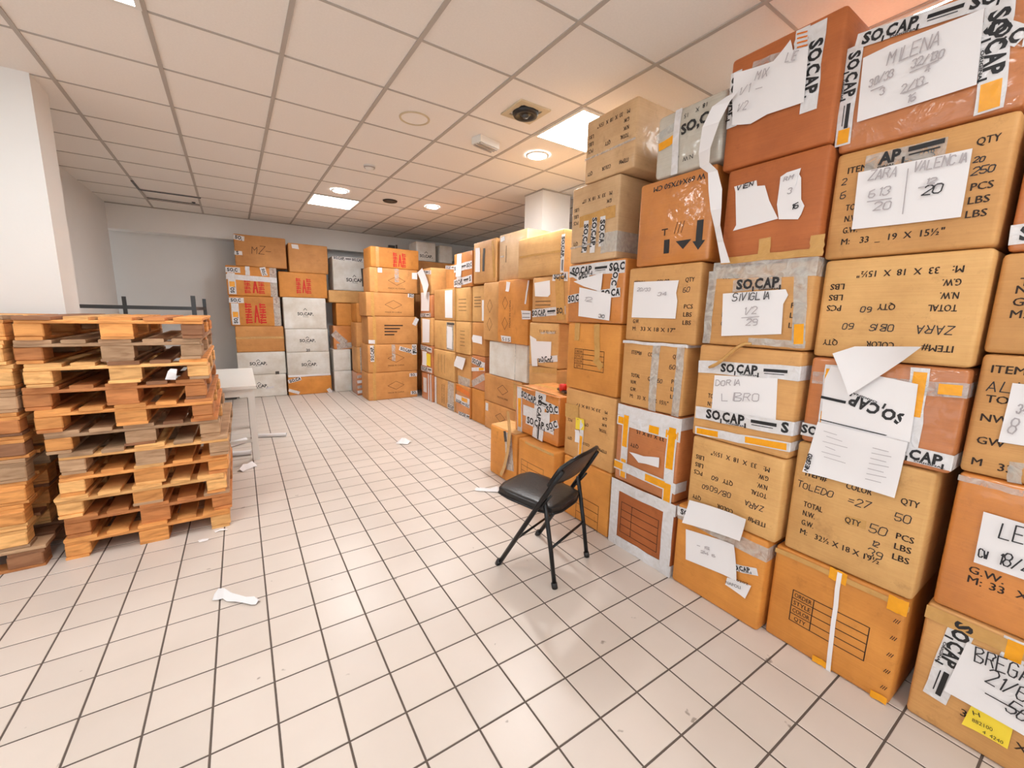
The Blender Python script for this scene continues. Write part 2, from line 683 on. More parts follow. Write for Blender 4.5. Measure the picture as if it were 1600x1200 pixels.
    def std(self, rot180=False, hand=None, dims='33  X  18  X  15\u00bd"', ink='ink', size=1.0, skip=(), big=False, left=0.07):
        """the order form stamped on the end of the cartons"""
        w, h = self.w, self.h
        kx = w / 0.455
        H = 0.0235 * size
        base = 0.05 + max(0, h - .39) * .4
        mb, hb = MB(), MB()
        rot = math.pi if rot180 else 0

        def at(u, v):
            return (w - u, h - v) if rot180 else (u, v)
        dl = (left - .07) * w
        rows = [('ITEM#', .048 + dl, .262, .078), ('COLOR', .20, .260, .08), ('QTY', .372, .262, .05), ('TOTAL', .058 + dl, .126, .07), ('QTY', .215, .122, .05),
                ('PCS', .378, .126, .048), ('N.W.', .060 + dl, .085, .045), ('LBS', .378, .085, .046), ('G.W.', .060 + dl, .042, .045), ('LBS', .378, .043, .046), ('M:', .060 + dl, 0, .026)]
        for i, (s, u, v, wd) in enumerate(rows):
            if i in skip:
                continue
            a, b = at(u * kx, base + v)
            self.text(mb, s, a, b, H, rot, bold=0.016, fit=wd * kx * size)
        if dims:
            a, b = at((.118 + dl) * kx, base)
            self.text(mb, dims, a, b, H, rot, bold=0.016, fit=.225 * kx)
        self.part('printing', mb, ink)
        if hand:
            for s, u, v, k in hand:
                a, b = at(u * w, base + (v - .13) * .37)
                self.write(hb, s, a, b, 0.026 * k, rot, wd=.0032)
            self.part('handwriting', hb, 'pen')

    def table(self, px4, words=True, ink='ink'):
        """ORDER / STYLE / COLOR / QTY form"""
        (a, b, c, d) = [Vector(self.uv(p)) for p in px4]   # TL TR BR BL
        u0, u1 = (a.x + d.x) / 2, (b.x + c.x) / 2
        v0, v1 = (c.y + d.y) / 2, (a.y + b.y) / 2
        mb = MB()
        t = 0.0035
        for k in range(5):
            v = v0 + (v1 - v0) * k / 4
            self.line(mb, (u0, v), (u1, v), t)
        um = u0 + (u1 - u0) * 0.3
        for u in (u0, um, u1):
            self.line(mb, (u, v0), (u, v1), t)
        if words:
            for k, s in enumerate(('QTY', 'COLOR', 'STYLE', 'ORDER')):
                v = v0 + (v1 - v0) * (k + 0.22) / 4
                self.text(mb, s, (u0 + um) / 2, v, (v1 - v0) * 0.135, center=True, bold=0.01, fit=(um - u0) * (0.55 if s == 'QTY' else 0.82))
        self.part('printing', mb, ink)

    # -- sheets of paper
    def sheet(self, px, writing=(), mat='paper', off=0.004, lift=0.0, name='paper_label', uv=None, curl=0.012):
        pts = [Vector(self.uv(p)) for p in px] if px else [Vector(p) for p in uv]
        self.decal += 1
        off += 0.0006 * self.decal
        cen = sum(pts, Vector((0, 0))) / len(pts)
        # subdivide outline, fan from the centre in rings so that the sheet can curl
        out = []
        for i in range(len(pts)):
            a, b = pts[i], pts[(i + 1) % len(pts)]
            for k in range(4):
                out.append(a.lerp(b, k / 4))
        mb = MB()
        rr = self.rng.uniform(0, 6.28)
        rmax = max((p - cen).length for p in out)

        def pos(p):
            e = (p - cen)
            l = e.length / rmax
            c = curl * max(0, l - 0.45) ** 2 * (0.6 + 0.6 * math.sin(math.atan2(e.y, e.x) + rr)) * 2 + lift * l
            q = self.P(p.x, p.y, off + c)
            return q
        rings = [[cen.lerp(p, s) for p in out] for s in (0.34, 0.68, 1.0)]
        n = len(out)
        mb.v.append(pos(cen))
        for rg in rings:
            mb.v += [pos(p) for p in rg]
        for k in range(n):
            k2 = (k + 1) % n
            mb.f.append((0, 1 + k, 1 + k2))
            for r_ in range(2):
                a = 1 + r_ * n
                mb.f.append((a + k, a + n + k, a + n + k2, a + k2))
        o = self.part(name, mb, mat, smooth=True)
        groups = {}
        for wr in writing:
            s, p, p2, hg = wr[:4]
            pen = wr[4] if len(wr) > 4 else 'pencil'
            typ = wr[5] if len(wr) > 5 else 'hand'
            a = Vector(self.uv(p))
            b = Vector(self.uv(p2))
            rot = math.atan2(b.y - a.y, b.x - a.x)
            g = groups.setdefault(pen, MB())
            e = cen - a
            oo = off + 0.0022 + curl * 0.4
            if typ == 'hand':
                self.write(g, s, a.x, a.y, hg, rot, off=oo, fit=(b - a).length, wd=0.0038)
            elif typ == 'line':
                self.line(g, a, b, hg, off=oo)
            else:
                self.text(g, s, a.x, a.y, hg, rot, off=oo, fit=(b - a).length)
        for pen, g in groups.items():
            self.part('handwriting', g, pen, o)
        return o

    # -- tapes; centre line given in pixels or in face metres
    def tape(self, a, b, wd=0.05, mat='tapewhite', logo=0.0, yellow=None, px=True, face='front', wrap=0.0, off=0.0022, start=0.02, flip=False, seg=6, name='packing_tape'):
        a = Vector(self.uv(a) if px else a)
        b = Vector(self.uv(b) if px else b)
        if px and face == 'front':
            for q in (a, b):
                q.x = max(0.0, min(self.w, q.x))
                q.y = max(0.0, min(self.h - .002, q.y))
        if flip:
            a, b = b, a
        self.decal += 1
        off += 0.0005 * self.decal
        t = b - a
        L = t.length
        Lg = L * (yellow[0][0] if logo and yellow and yellow[0][0] > .3 else 1)
        t = t / L
        n = Vector((-t.y, t.x))
        mb = MB()
        rows = []
        for k in range(seg + 1):
            q = a + t * (L * k / seg)
            jit = self.rng.uniform(-.0025, .0025)
            rows.append([self.P((q + n * s).x, (q + n * s).y, off, face) for s in (-wd / 2 + jit, 0, wd / 2 + jit)])
        for k in range(seg):
            for j in range(2):
                mb.poly([rows[k][j], rows[k + 1][j], rows[k + 1][j + 1], rows[k][j + 1]])
        if wrap and face == 'front':
            v = (b if b.x > a.x else a).y
            uR = self.w
            for k in range(3):
                mb.poly([self.P(wrap * k / 3, v - wd / 2, off, 'right'), self.P(wrap * (k + 1) / 3, v - wd / 2, off, 'right'),
                         self.P(wrap * (k + 1) / 3, v + wd / 2, off, 'right'), self.P(wrap * k / 3, v + wd / 2, off, 'right')])
            e = b if b.x > a.x else a
            mb.poly([self.P(e.x, v - wd / 2, off), self.P(uR - .001, v - wd / 2, off), self.P(uR - .001, v + wd / 2, off), self.P(e.x, v + wd / 2, off)])
            c = self.P(0, v - wd / 2, off, 'right')
            d = self.P(0, v + wd / 2, off, 'right')
            mb.poly([self.P(uR - .001, v - wd / 2, off), c, d, self.P(uR - .001, v + wd / 2, off)])
        o = self.part(name, mb, mat)
        rot = math.atan2(t.y, t.x)
        pr = MB()
        if logo:
            s = start
            lh = logo
            while s < Lg - 0.03:
                p = a + t * s - n * lh * 0.42
                rem = Lg - s
                s += self.logo(pr, p, rot, lh, off + 0.0012, rem, face) + lh * 0.5
                if s > Lg - lh:
                    break
                # bar with fine print
                bl = min(lh * 2.2, Lg - s)
                q = a + t * s
                self.line(pr, q + n * lh * 0.12, q + t * bl + n * lh * 0.12, lh * 0.34, off + 0.0012, face)
                self.line(pr, q - n * lh * 0.24, q + t * bl * 0.9 - n * lh * 0.24, lh * 0.08, off + 0.0012, face)
                s += bl + lh * 0.5
            self.part('tape_print', pr, 'black_ink', o)
        if yellow:
            yb = MB()
            for (s0, s1) in yellow:
                p0, p1 = a + t * L * s0, a + t * L * s1
                k = 3
                for i in range(k):
                    c0, c1 = p0.lerp(p1, i / k), p0.lerp(p1, (i + 1) / k)
                    yb.poly([self.P(q.x, q.y, off + 0.0009, face) for q in (c0 - n * wd * .36, c1 - n * wd * .36, c1 + n * wd * .36, c0 + n * wd * .36)])
            self.part('tape_print', yb, 'tapeyellow', o)
        return o

    def logo(self, mb, p, rot, lh, off, rem, face='front'):
        """SO.CAP. mark with hanging ticks and the small word below; cut off where the tape ends"""
        t = Vector((math.cos(rot), math.sin(rot)))
        n = Vector((-t.y, t.x))
        x = 0.0
        for s in ('S', 'O', ',', 'C', 'A', 'P', ','):
            if s == ',':
                if x + lh * .1 < rem:
                    q = p + t * (x + lh * 0.06)
                    self.line(mb, q - n * lh * 0.28, q + n * lh * 0.14, lh * 0.16, off, face)
                x += lh * 0.2
                continue
            w = lh * (1.02 if s == 'O' else 0.86 if s == 'C' else 0.84 if s == 'A' else 0.7)
            if x + w > rem:
                return rem
            q = p + t * x
            self.text(mb, s, q.x, q.y, lh, rot, bold=0.045, off=off, face=face, fit=w * 0.96)
            x += w
        q = p + t * lh * 2.35 - n * lh * 0.24
        self.text(mb, 'ORIGINAL', q.x, q.y, lh * 0.17, rot, bold=0.03, off=off, face=face, fit=lh * 2.2)
        return x


R90 = -math.pi / 2
RJ = random.Random(99)


def rowbox(label, X, yL, yR, z0, z1, mat, d=0.84, yaw=0.0, **k):
    """carton of the right-hand rows: its end looks towards -X, left edge yL > right edge yR"""
    w, h = yL - yR - 0.006, z1 - z0 - 0.004
    rz = R90 + math.radians(yaw if yaw else RJ.uniform(-.22, .22))
    # base centre so that the middle of the front face stays at X
    n = Vector((math.cos(rz + math.pi / 2), math.sin(rz + math.pi / 2)))
    c = Vector((X, (yL + yR) / 2)) + n * d / 2
    return Box(label, (c.x, c.y, z0 + 0.0005), w, d, h, rz, mat, **k)


def backbox(label, Y, x0, x1, z0, z1, mat, d=0.4, yaw=0.0, **k):
    rz = math.radians(yaw)
    n = Vector((math.cos(rz + math.pi / 2), math.sin(rz + math.pi / 2)))
    c = Vector(((x0 + x1) / 2, Y)) + n * d / 2
    return Box(label, (c.x, c.y, z0 + 0.001), x1 - x0, d, z1 - z0 - 0.002, rz, mat, **k)


# ------------------------------------------------------------------ the room
XR, XL, YB, YF = 4.6, -4.2, 8.33, -3.6
LW = -1.48                        # left wall beyond the pier


def struct(name, mb, mat, parent=None):
    o = mb.build(name, M[mat], parent)
    if not parent:
        o['kind'] = 'structure'
    return o


def proj(P):
    v = RM.transposed() @ (Vector(P) - Vector((0, 0, CAMH)))
    if v.z < 0.05:
        return None
    return (800 + FPX * v.x / v.z, 600 + FPX * v.y / v.z, v.z)


mb = MB()
mb.box(XL, XR, YF, YB + 0.5, -0.12, -0.002)
floor = struct('floor', mb, 'grout')
# floor tiles, 20 cm grid
TX, TY, TS = -0.188, 1.6926, 0.2
tb = MB()
g = 0.0036
vs = [(-.1 + g, -.1 + g, 0), (.1 - g, -.1 + g, 0), (.1 - g, .1 - g, 0), (-.1 + g, .1 - g, 0)]
e = 0.0016
top = [(x - math.copysign(e, x), y - math.copysign(e, y), 0.0) for x, y, z in vs]
low = [(x, y, -0.0018) for x, y, z in vs]
tb.geo(top + low, [(0, 1, 2, 3)] + [(i + 4, (i + 1) % 4 + 4, (i + 1) % 4, i) for i in range(4)])
tile_me = tb.mesh('tile', M['tile'])
cells = []
for i in range(-21, 25):
    for j in range(-27, 36):
        x, y = TX + TS * (i + .5), TY + TS * (j + .5)
        if not (XL + .1 < x < XR - .1 and YF + .1 < y < YB + .4):
            continue
        q = proj((x, y, 0))
        vis = 0
        if q and -60 < q[0] < 1660 and q[1] < 1290:
            hid = (x > 2.02 and y < 2.3) or (x > 2.65 and y < 6.8) or (y > 8.1) or (x < -.95 and y > 3.3) or (x < -.2 and 3.3 < y < 4.3)
            vis = 0 if hid else 1.0 / q[2] ** 2
        cells.append((vis, x, y))
cells.sort(reverse=True)
fb = MB()
for n_, (v_, x, y) in enumerate(cells):
    if n_ < 300:
        link('tile', tile_me, floor, (x, y, 0))
    else:
        fb.geo([(a + x, b + y, c) for a, b, c in top + low], [(0, 1, 2, 3)] + [(i + 4, (i + 1) % 4 + 4, (i + 1) % 4, i) for i in range(4)])
fb.build('tile_field', M['tile'], floor, kind='stuff')

# ceiling: slab, 60 cm panels, runners and tees
mb = MB()
mb.box(XL, XR, YF, YB + 0.5, ZC + 0.05, ZC + 0.17)
ceiling = struct('ceiling', mb, 'void')
CY = 0.0132
cc, cs = math.cos(CY), math.sin(CY)


def cpos(k, m):
    u, v = .6 * k, .6 * m
    return (.322 + cc * u - cs * v, 2.373 + cs * u + cc * v)


pb = MB()
a_ = 0.2955
pb.geo([(-a_, -a_, 0), (a_, -a_, 0), (a_, a_, 0), (-a_, a_, 0), (-a_, -a_, .015), (a_, -a_, .015), (a_, a_, .015), (-a_, a_, .015)],
       [(3, 2, 1, 0), (4, 5, 6, 7), (0, 1, 5, 4), (1, 2, 6, 5), (2, 3, 7, 6), (3, 0, 4, 7)])
pan_me = pb.mesh('ceiling_panel', M['ceil'])
LIGHT_CELLS = {(3, 0), (1, 6), (-2, 0), (4, -3), (-2, -4), (1, -6), (-5, -2), (0, 3)}  # panels behind the viewpoint and far left are added for even light
LIGHT_CELLS.discard((0, 3))
OPEN = {(-2, 8)}                    # a panel that has slipped
for k in range(-7, 7):
    for m in range(-10, 10):
        x, y = cpos(k + .5, m + .5)
        if x < XL + .25 or x > XR - .25 or y < YF + .25 or y > YB - .2:
            continue
        if (k, m) in LIGHT_CELLS:
            continue
        if k < -3 and m > 2 and x < LW - .35:
            continue
        o = link('ceiling_panel', pan_me, ceiling, (x, y, ZC + .002), (0, 0, CY))
        if (k, m) in OPEN:
            o.location.z += 0.012
            o.rotation_euler = (0.03, 0.0, CY + .02)
for k in range(-7, 9):
    x0, y0 = cpos(k, -9.6)
    x1, y1 = cpos(k, 10)
    if not XL < x0 < XR:
        continue
    mb = MB()
    L = 19.6 * .6
    mb.box(-.012, .012, 0, L, -.004, .012)
    link('grid_runner', mb.mesh('grid_runner', M['ceilbar']), ceiling, (x0, y0, ZC), (0, 0, CY))
for m in range(-9, 11):
    x0, y0 = cpos(-7.2, m)
    mb = MB()
    mb.box(0, 14.3 * .6, -.0075, .0075, -.002, .01)
    link('grid_tee', mb.mesh('grid_tee', M['ceilbar']), ceiling, (x0, y0, ZC), (0, 0, CY))

# walls
mb = MB()
mb.box(-2.2, XR, YB, YB + .27, 2.56, ZC + .1)
struct('wall_beam', mb, 'wall').name = 'trim_1'
mb = MB()
mb.box(-2.2, XR, YB + .27, YB + .4, 0, ZC + .1)
struct('wall_back', mb, 'wallgrey')
mb = MB()
mb.box(LW - .7, LW, 4.2, YB, 0, ZC + .06)
struct('wall_left', mb, 'wallgrey')
mb = MB()
mb.box(XL, -1.01, 4.14, 4.46, 0, ZC + .03)
struct('wall_pier', mb, 'wall')
mb = MB()                          # far left wall, opened for an added daylight window
mb.box(XL - .12, XL, YF, 4.3, 0, .35)
mb.box(XL - .12, XL, YF, 4.3, 2.65, ZC + .1)
mb.box(XL - .12, XL, YF, -3.0, .35, 2.65)
mb.box(XL - .12, XL, 2.6, 4.3, .35, 2.65)
struct('wall_far_left', mb, 'wall')
mb = MB()
mb.box(XR, XR + .12, YF, YB + .4, 0, ZC + .1)
struct('wall_right', mb, 'wall')
mb = MB()                          # front wall, opened for the other added daylight window
mb.box(XL, XR, YF - .12, YF, 0, .35)
mb.box(XL, XR, YF - .12, YF, 2.65, ZC + .1)
mb.box(XL, -3.7, YF - .12, YF, .35, 2.65)
mb.box(3.4, XR, YF - .12, YF, .35, 2.65)
struct('wall_front', mb, 'wall')


def window(name, along_x, c, a0, a1, n):  # unseen window added to let daylight in: mullions, panes, portal
    w = bpy.data.objects.new(name, None)
    COL.objects.link(w)
    w['kind'] = 'structure'
    st = (a1 - a0) / n
    for k in range(n + 1):
        mb = MB()
        q = a0 + st * k
        mb.box(q - .03, q + .03, c - .03, c + .03, .35, 2.65) if along_x else mb.box(c - .03, c + .03, q - .03, q + .03, .35, 2.65)
        mb.build('mullion', M['darkmetal'], w)
    for k in range(n):
        mb = MB()
        q0, q1 = a0 + st * k + .03, a0 + st * (k + 1) - .03
        mb.box(q0, q1, c - .003, c + .003, .35, 2.65) if along_x else mb.box(c - .003, c + .003, q0, q1, .35, 2.65)
        mb.build('pane', M['glass'], w)
    ld = bpy.data.lights.new(name + '_portal', 'AREA')
    ld.shape = 'RECTANGLE'
    ld.size, ld.size_y = a1 - a0, 2.3
    ld.cycles.is_portal = True
    lo = bpy.data.objects.new(name + '_portal', ld)
    COL.objects.link(lo)
    lo.parent = w
    if along_x:
        lo.location = ((a0 + a1) / 2, c + .05, 1.5)
        lo.rotation_euler = (math.pi / 2, 0, math.pi)
    else:
        lo.location = (c + .05, (a0 + a1) / 2, 1.5)
        lo.rotation_euler = (math.pi / 2, 0, math.pi / 2)


window('added_window_1', True, YF - .06, -3.7, 3.4, 4)
window('added_window_2', False, XL - .06, -3.0, 2.6, 3)
# white pillar rising behind the boxes
mb = MB()
mb.box(3.06, 3.48, 4.09, 4.45, 0, ZC + .001)
pil = struct('wall_pillar', mb, 'wall')
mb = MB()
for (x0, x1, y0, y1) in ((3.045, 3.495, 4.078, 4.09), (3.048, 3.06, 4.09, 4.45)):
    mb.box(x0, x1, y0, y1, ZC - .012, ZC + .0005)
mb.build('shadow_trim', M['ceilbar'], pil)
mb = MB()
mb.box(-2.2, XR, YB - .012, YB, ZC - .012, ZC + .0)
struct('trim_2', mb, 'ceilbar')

# ceiling lights ---------------------------------------------------
LAB = {(3, 0): 'square glowing ceiling light panel beside the round black ceiling speaker',
       (1, 6): 'square glowing ceiling light panel near the back wall',
       (-2, 0): 'square ceiling light panel at the top left edge of the picture',
       (4, -3): 'square ceiling light panel glimpsed behind the topmost red box',
       (-2, -4): 'added unseen square ceiling light panel behind the viewpoint on the left',
       (1, -6): 'added unseen square ceiling light panel far behind the viewpoint',
       (-5, -2): 'added unseen square ceiling light panel over the far left of the room'}
for (k, m) in LIGHT_CELLS:
    x, y = cpos(k + .5, m + .5)
    t = thing('ceiling_light', LAB[(k, m)], 'ceiling light', (x, y, ZC), CY, 'square ceiling light panels')
    mb = MB()
    for (a, b, c, d) in ((-.293, .293, -.293, -.27), (-.293, .293, .27, .293), (-.293, -.27, -.27, .27), (.27, .293, -.27, .27)):
        mb.box(a, b, c, d, -.010, .03)
    mb.build('frame', M['whitemetal'], t)
    mb = MB()
    mb.box(-.27, .27, -.27, .27, -.006, .012)
    mb.build('diffuser', M['panel'], t)


def downlight(x, y, r, label):
    t = thing('downlight', label, 'downlight', (x, y, ZC), 0, 'round ceiling downlights')
    mb = MB()
    mb.lathe([(r * .78, -.004), (r * .8, -.012), (r, -.009), (r * 1.02, 0)])
    mb.build('ring', M['whitemetal'], t, True)
    mb = MB()
    n = 24
    mb.poly([(r * .79 * math.cos(-i * 2 * math.pi / n), r * .79 * math.sin(-i * 2 * math.pi / n), -.007) for i in range(n)])
    mb.build('lens', M['down'], t)


downlight(2.40, 3.31, .105, 'round lit downlight beside the big ceiling panel')
downlight(1.14, 5.66, .095, 'round lit downlight next to the far square light panel')
downlight(2.35, 5.68, .095, 'round lit downlight over the far boxes, right of the black vent')
# ceiling fittings
t = thing('ceiling_speaker', 'round black ceiling speaker in a cream square frame', 'speaker', (1.84, 2.70, ZC), CY)
mb = MB()
for (a, b, c, d) in ((-.13, .13, -.13, -.088), (-.13, .13, .088, .13), (-.13, -.088, -.088, .088), (.088, .13, -.088, .088)):
    mb.box(a, b, c, d, -.010, .001)
mb.build('frame', M['cream'], t)
mb = MB()
mb.lathe([(.0, -.028), (.03, -.03), (.05, -.012), (.062, -.03), (.085, -.034), (.095, -.012), (.094, .0)])
mb.build('cone', M['black'], t, True)
mb = MB()
mb.lathe([(.0, -.045), (.02, -.042), (.026, -.03)])
mb.build('dome', M['darkmetal'], t, True)
t = thing('ceiling_vent', 'small round black ceiling opening between the far downlights', 'vent', (1.78, 5.74, ZC), 0)
mb = MB()
mb.lathe([(.05, -.004), (.088, -.012), (.095, 0)])
mb.build('ring', M['black'], t, True)
mb = MB()
mb.lathe([(0, -.003), (.052, -.003)])
mb.build('grille', M['darkmetal'], t)
t = thing('ceiling_ring', 'pale flush ring set in a ceiling panel', 'ceiling cover', (1.22, 3.28, ZC), 0)
mb = MB()
mb.lathe([(.098, 0), (.1, -.006), (.112, -.006), (.114, 0)], 32)
mb.build('rim', M['cream'], t, True)
mb = MB()
mb.lathe([(0, -.0012), (.098, -.0012)], 32)
mb.build('cover', M['ceil'], t)
t = thing('emergency_light', 'small white box fitting with slats hanging from the ceiling', 'emergency light', (1.85, 3.30, ZC), .25)
mb = MB()
mb.box(-.11, .11, -.055, .055, -.055, 0)
mb.build('housing', M['whitemetal'], t)
for k in range(3):
    mb = MB()
    y = -.035 + k * .035
    mb.box(-.10, .10, y - .008, y + .008, -.066, -.055)
    mb.build('slat', M['ceilbar'], t)
t = thing('smoke_detector', 'small round white smoke detector on the ceiling', 'smoke detector', (1.21, 4.55, ZC), 0)
mb = MB()
mb.lathe([(0, -.04), (.03, -.038), (.045, -.02), (.055, -.012), (.056, 0)])
mb.build('housing', M['whitemetal'], t, True)
mb = MB()
mb.lathe([(.045, -.021), (.05, -.024), (.056, -.013)])
mb.build('rim', M['ceilbar'], t, True)
# open edge left by the slipped panel
x, y = cpos(-2, 7.3)
mb = MB()
mb.box(x - .012, x + .012, y, y + .45, ZC - .012, ZC - .003)
mb.box(x, x + .62, y + .43, y + .455, ZC - .012, ZC - .003)
tag(mb.build('metal_angle', M['darkmetal']), 'dark bent metal angle lying along a far ceiling panel', 'metal strip')
mb = MB()
mb.lathe([(0, -.012), (.02, -.01), (.022, 0)], 12, (0, 0))
o = mb.build('ceiling_hook', M['black'])
o.location = (-.42, 7.55, ZC)
tag(o, 'tiny dark knob on a far ceiling panel', 'ceiling knob')
# grey unit on the beam over the boxes
t = thing('wall_unit', 'small grey electrical box on the beam above the carton stack', 'electrical box', (2.62, YB, 2.66), 0)
mb = MB()
mb.box(-.10, .02, -.05, 0, -.08, .08)
mb.build('housing', M['darkmetal'], t)
mb = MB()
mb.box(.05, .075, -.03, 0, -.12, .1)
mb.build('conduit', M['darkmetal'], t)

# ------------------------------------------------------------------ right-hand wall of boxes
G = 'cartons stacked along the right side'
XC = {0: 2.03, 1: 1.99, 2: 1.95, 3: 1.95, 4: 1.95}
TOPB = {0: [0, .468, .97, 1.375, 1.69, 2.06, 2.44],
        1: [0, .455, .955, 1.322, 1.708, 2.105, 2.50],
        2: [0, .465, .865, 1.34, 1.712, 2.145, 2.62],
        3: [0, .44, .935, 1.325, 1.75, 2.20, 2.52],
        4: [0, .453, .956, 1.42, 1.818, 2.31, 2.69]}


def rb(c, i, label, yL, yR, mat, dx=0.0, **k):
    return rowbox(label, XC[c] + dx, yL, yR, TOPB[c][i], TOPB[c][i + 1], mat, group=G, **k)


# column 1 (nearest complete one)
b = rb(1, 0, 'orange cardboard box on the floor with ORDER form and white strap', .79, .33, 'orange')
b.table([(1240, 921), (1359, 980), (1350, 1031), (1234, 968)])
b.tape((.0, .425), (.46, .425), .022, 'tapebrown', px=False)
b.tape((1313, 893), (1294, 1049), .016, 'paper', off=.004, name='strap')
b.tape((.21, .43), (.27, .43), .05, 'tapeyellow', px=False)
b.tape((.40, .42), (.457, .42), .06, 'tapeyellow', px=False)
b.tape((.20, .018), (.27, .018), .03, 'tapeyellow', px=False)
b.tape((.40, .018), (.45, .018), .03, 'tapeyellow', px=False)
mb = MB()
for k in range(5):
    for q in range(3):
        u, v = .425 + q * .006, .06 + k * .072
        b.line(mb, (u, v), (u + .006, v + .016), .0022)
b.part('staple_marks', mb, 'ink')
b = rb(1, 1, 'tan cardboard box marked TOLEDO with printed form above the strapped orange box', .762, .322, 'light')
b.std(hand=[('TOLEDO', .05, .68, 1.0), ('=27', .47, .68, 1.1), ('50', .80, .66, 1.05), ('50', .65, .45, 1.2), ('12', .68, .31, .8), ('39', .66, .19, 1.2)],
      dims='32\u00bd X 18 X 19\u00bd', size=1.05)
b.tape((.207, .228), (.272, .230), .034, 'tapebrown', px=False, off=.0002)
b = rb(1, 2, 'taped box under loose folded white papers with upside-down black lettering', .755, .295, 'wrapred', bulge=.01)
b.tape((1248, 668), (1490, 725), .055, 'tapewhite', logo=.036, wrap=.3, start=.0)
b.tape((1440, 575), (1420, 700), .05, 'tapewhite', yellow=[(.05, .6)])
b.tape((1270, 590), (1518, 612), .05, 'tapeclear', yellow=[(.85, .98), (.1, .25)], wrap=.2)
b.tape((1300, 570), (1286, 690), .045, 'tapewhite', yellow=[(.05, .2), (.6, .8)])
b.sheet([(1290, 592), (1300, 572), (1436, 600), (1424, 690), (1284, 664)], mat='paper')
mb = MB()
a_, c_ = b.uv((1419, 655)), b.uv((1330, 620))
b.logo(mb, Vector(a_) + Vector((0, .012)), math.atan2(c_[1] - a_[1], c_[0] - a_[0]), .041, .0092, 9)
b.line(mb, b.uv((1322, 628)), b.uv((1286, 620)), .011, .0092)
b.line(mb, b.uv((1400, 683)), b.uv((1284, 655)), .004, .0092)
b.part('tape_print', mb, 'black_ink')
b.sheet([(1281, 658), (1421, 690), (1401, 776), (1258, 735)], off=.012, curl=.02,
        writing=[('NEGRO', (1266, 735), (1274, 708), .014, 'pen')] +
        [('', (1292 + 5 * (k % 2) - k, 672 + 8 * k), (1312 + 9 * (k % 3) - k, 678 + 8 * k + 2 * (k % 3)), .0022, 'pencil', 'line') for k in range(6)] +
        [('', (1368 - 2 * k, 698 + 8 * k), (1392 + 6 * (k % 2) - 2 * k, 704 + 8 * k), .0025, 'pencil', 'line') for k in range(7)])
b.sheet([(1306, 552), (1340, 541), (1450, 541), (1332, 617)], off=.016, lift=.02, curl=.05)
b = rb(1, 3, 'tan cardboard box with upside-down ZARA form below the ZARA VALENCIA sheet', .755, .296, 'light')
b.std(True, hand=[('ZARA', .12, .66, 1.1), ('OBIS', .46, .66, .9), ('60', .72, .66, .9), ('60', .62, .49, .8)])
b = rb(1, 4, 'tan cardboard box with white sheet reading ZARA and VALENCIA', .765, .30, 'tan')
b.std(hand=[('2', .06, .74, .9), ('6', .06, .6, .9), ('20', .82, .7, .6), ('250', .82, .6, .8)], dims='33  _  19  X  15\u00bd"', left=.055)
b.tape((1352, 257), (1480, 228), .06, 'tapeclear')
mb = MB()
p_ = Vector(b.uv((1372, 258)))
b.text(mb, 'AP', p_.x, p_.y, .04, .0, bold=.045, off=.004, fit=.062)
b.line(mb, p_ + Vector((.07, .006)), p_ + Vector((.07, -.018)), .007, .004)
b.line(mb, p_ + Vector((.085, .028)), p_ + Vector((.165, .03)), .016, .004)
b.line(mb, p_ + Vector((.085, .010)), p_ + Vector((.16, .012)), .005, .004)
b.text(mb, 'GINAL', p_.x, p_.y - .014, .008, 0, bold=.03, off=.004, fit=.05)
b.part('tape_print', mb, 'black_ink')
b.sheet([(1342, 270), (1521, 233), (1503, 340), (1332, 359)],
        writing=[('ZARA', (1358, 283), (1404, 276), .03), ('VALENCIA', (1428, 270), (1515, 254), .03), ('613', (1358, 310), (1394, 304), .028),
                 ('-', (1352, 322), (1400, 315), .02), ('20', (1366, 330), (1396, 326), .026), ('-', (1432, 298), (1482, 290), .012),
                 ('12', (1446, 290), (1466, 287), .018), ('20', (1442, 306), (1474, 302), .026, 'pen'), ('', (1421, 265), (1412, 335), .003, 'pencil', 'line')])
b = rb(1, 5, 'film-wrapped top box with white sheet reading MILENA', .77, .30, 'wrapred', bulge=.01)
b.tape((1337, 72), (1316, 228), .05, 'tapewhite', logo=.036, yellow=[(.83, .98)])
b.tape((1338, 66), (1598, -18), .05, 'tapewhite', logo=.036)
b.tape((1563, 5), (1545, 175), .062, 'tapewhite', logo=.043, yellow=[(.72, .98)])
b.tape((1535, 40), (1600, 60), .05, 'tapewhite', logo=.036, wrap=.4)
b.sheet([(1350, 92), (1392, 72), (1540, 16), (1528, 135), (1340, 192)],
        writing=[('MILENA', (1388, 106), (1472, 74), .04), ('30/33', (1360, 138), (1400, 122), .026), ('-', (1362, 147), (1390, 136), .01),
                 ('3', (1377, 151), (1386, 147), .022), ('32/130', (1426, 110), (1478, 92), .024), ('-', (1420, 121), (1482, 95), .01),
                 ('4', (1448, 118), (1458, 113), .02), ('2/13', (1410, 148), (1446, 136), .026), ('-', (1410, 152), (1460, 132), .01),
                 ('16', (1418, 164), (1436, 157), .024)])

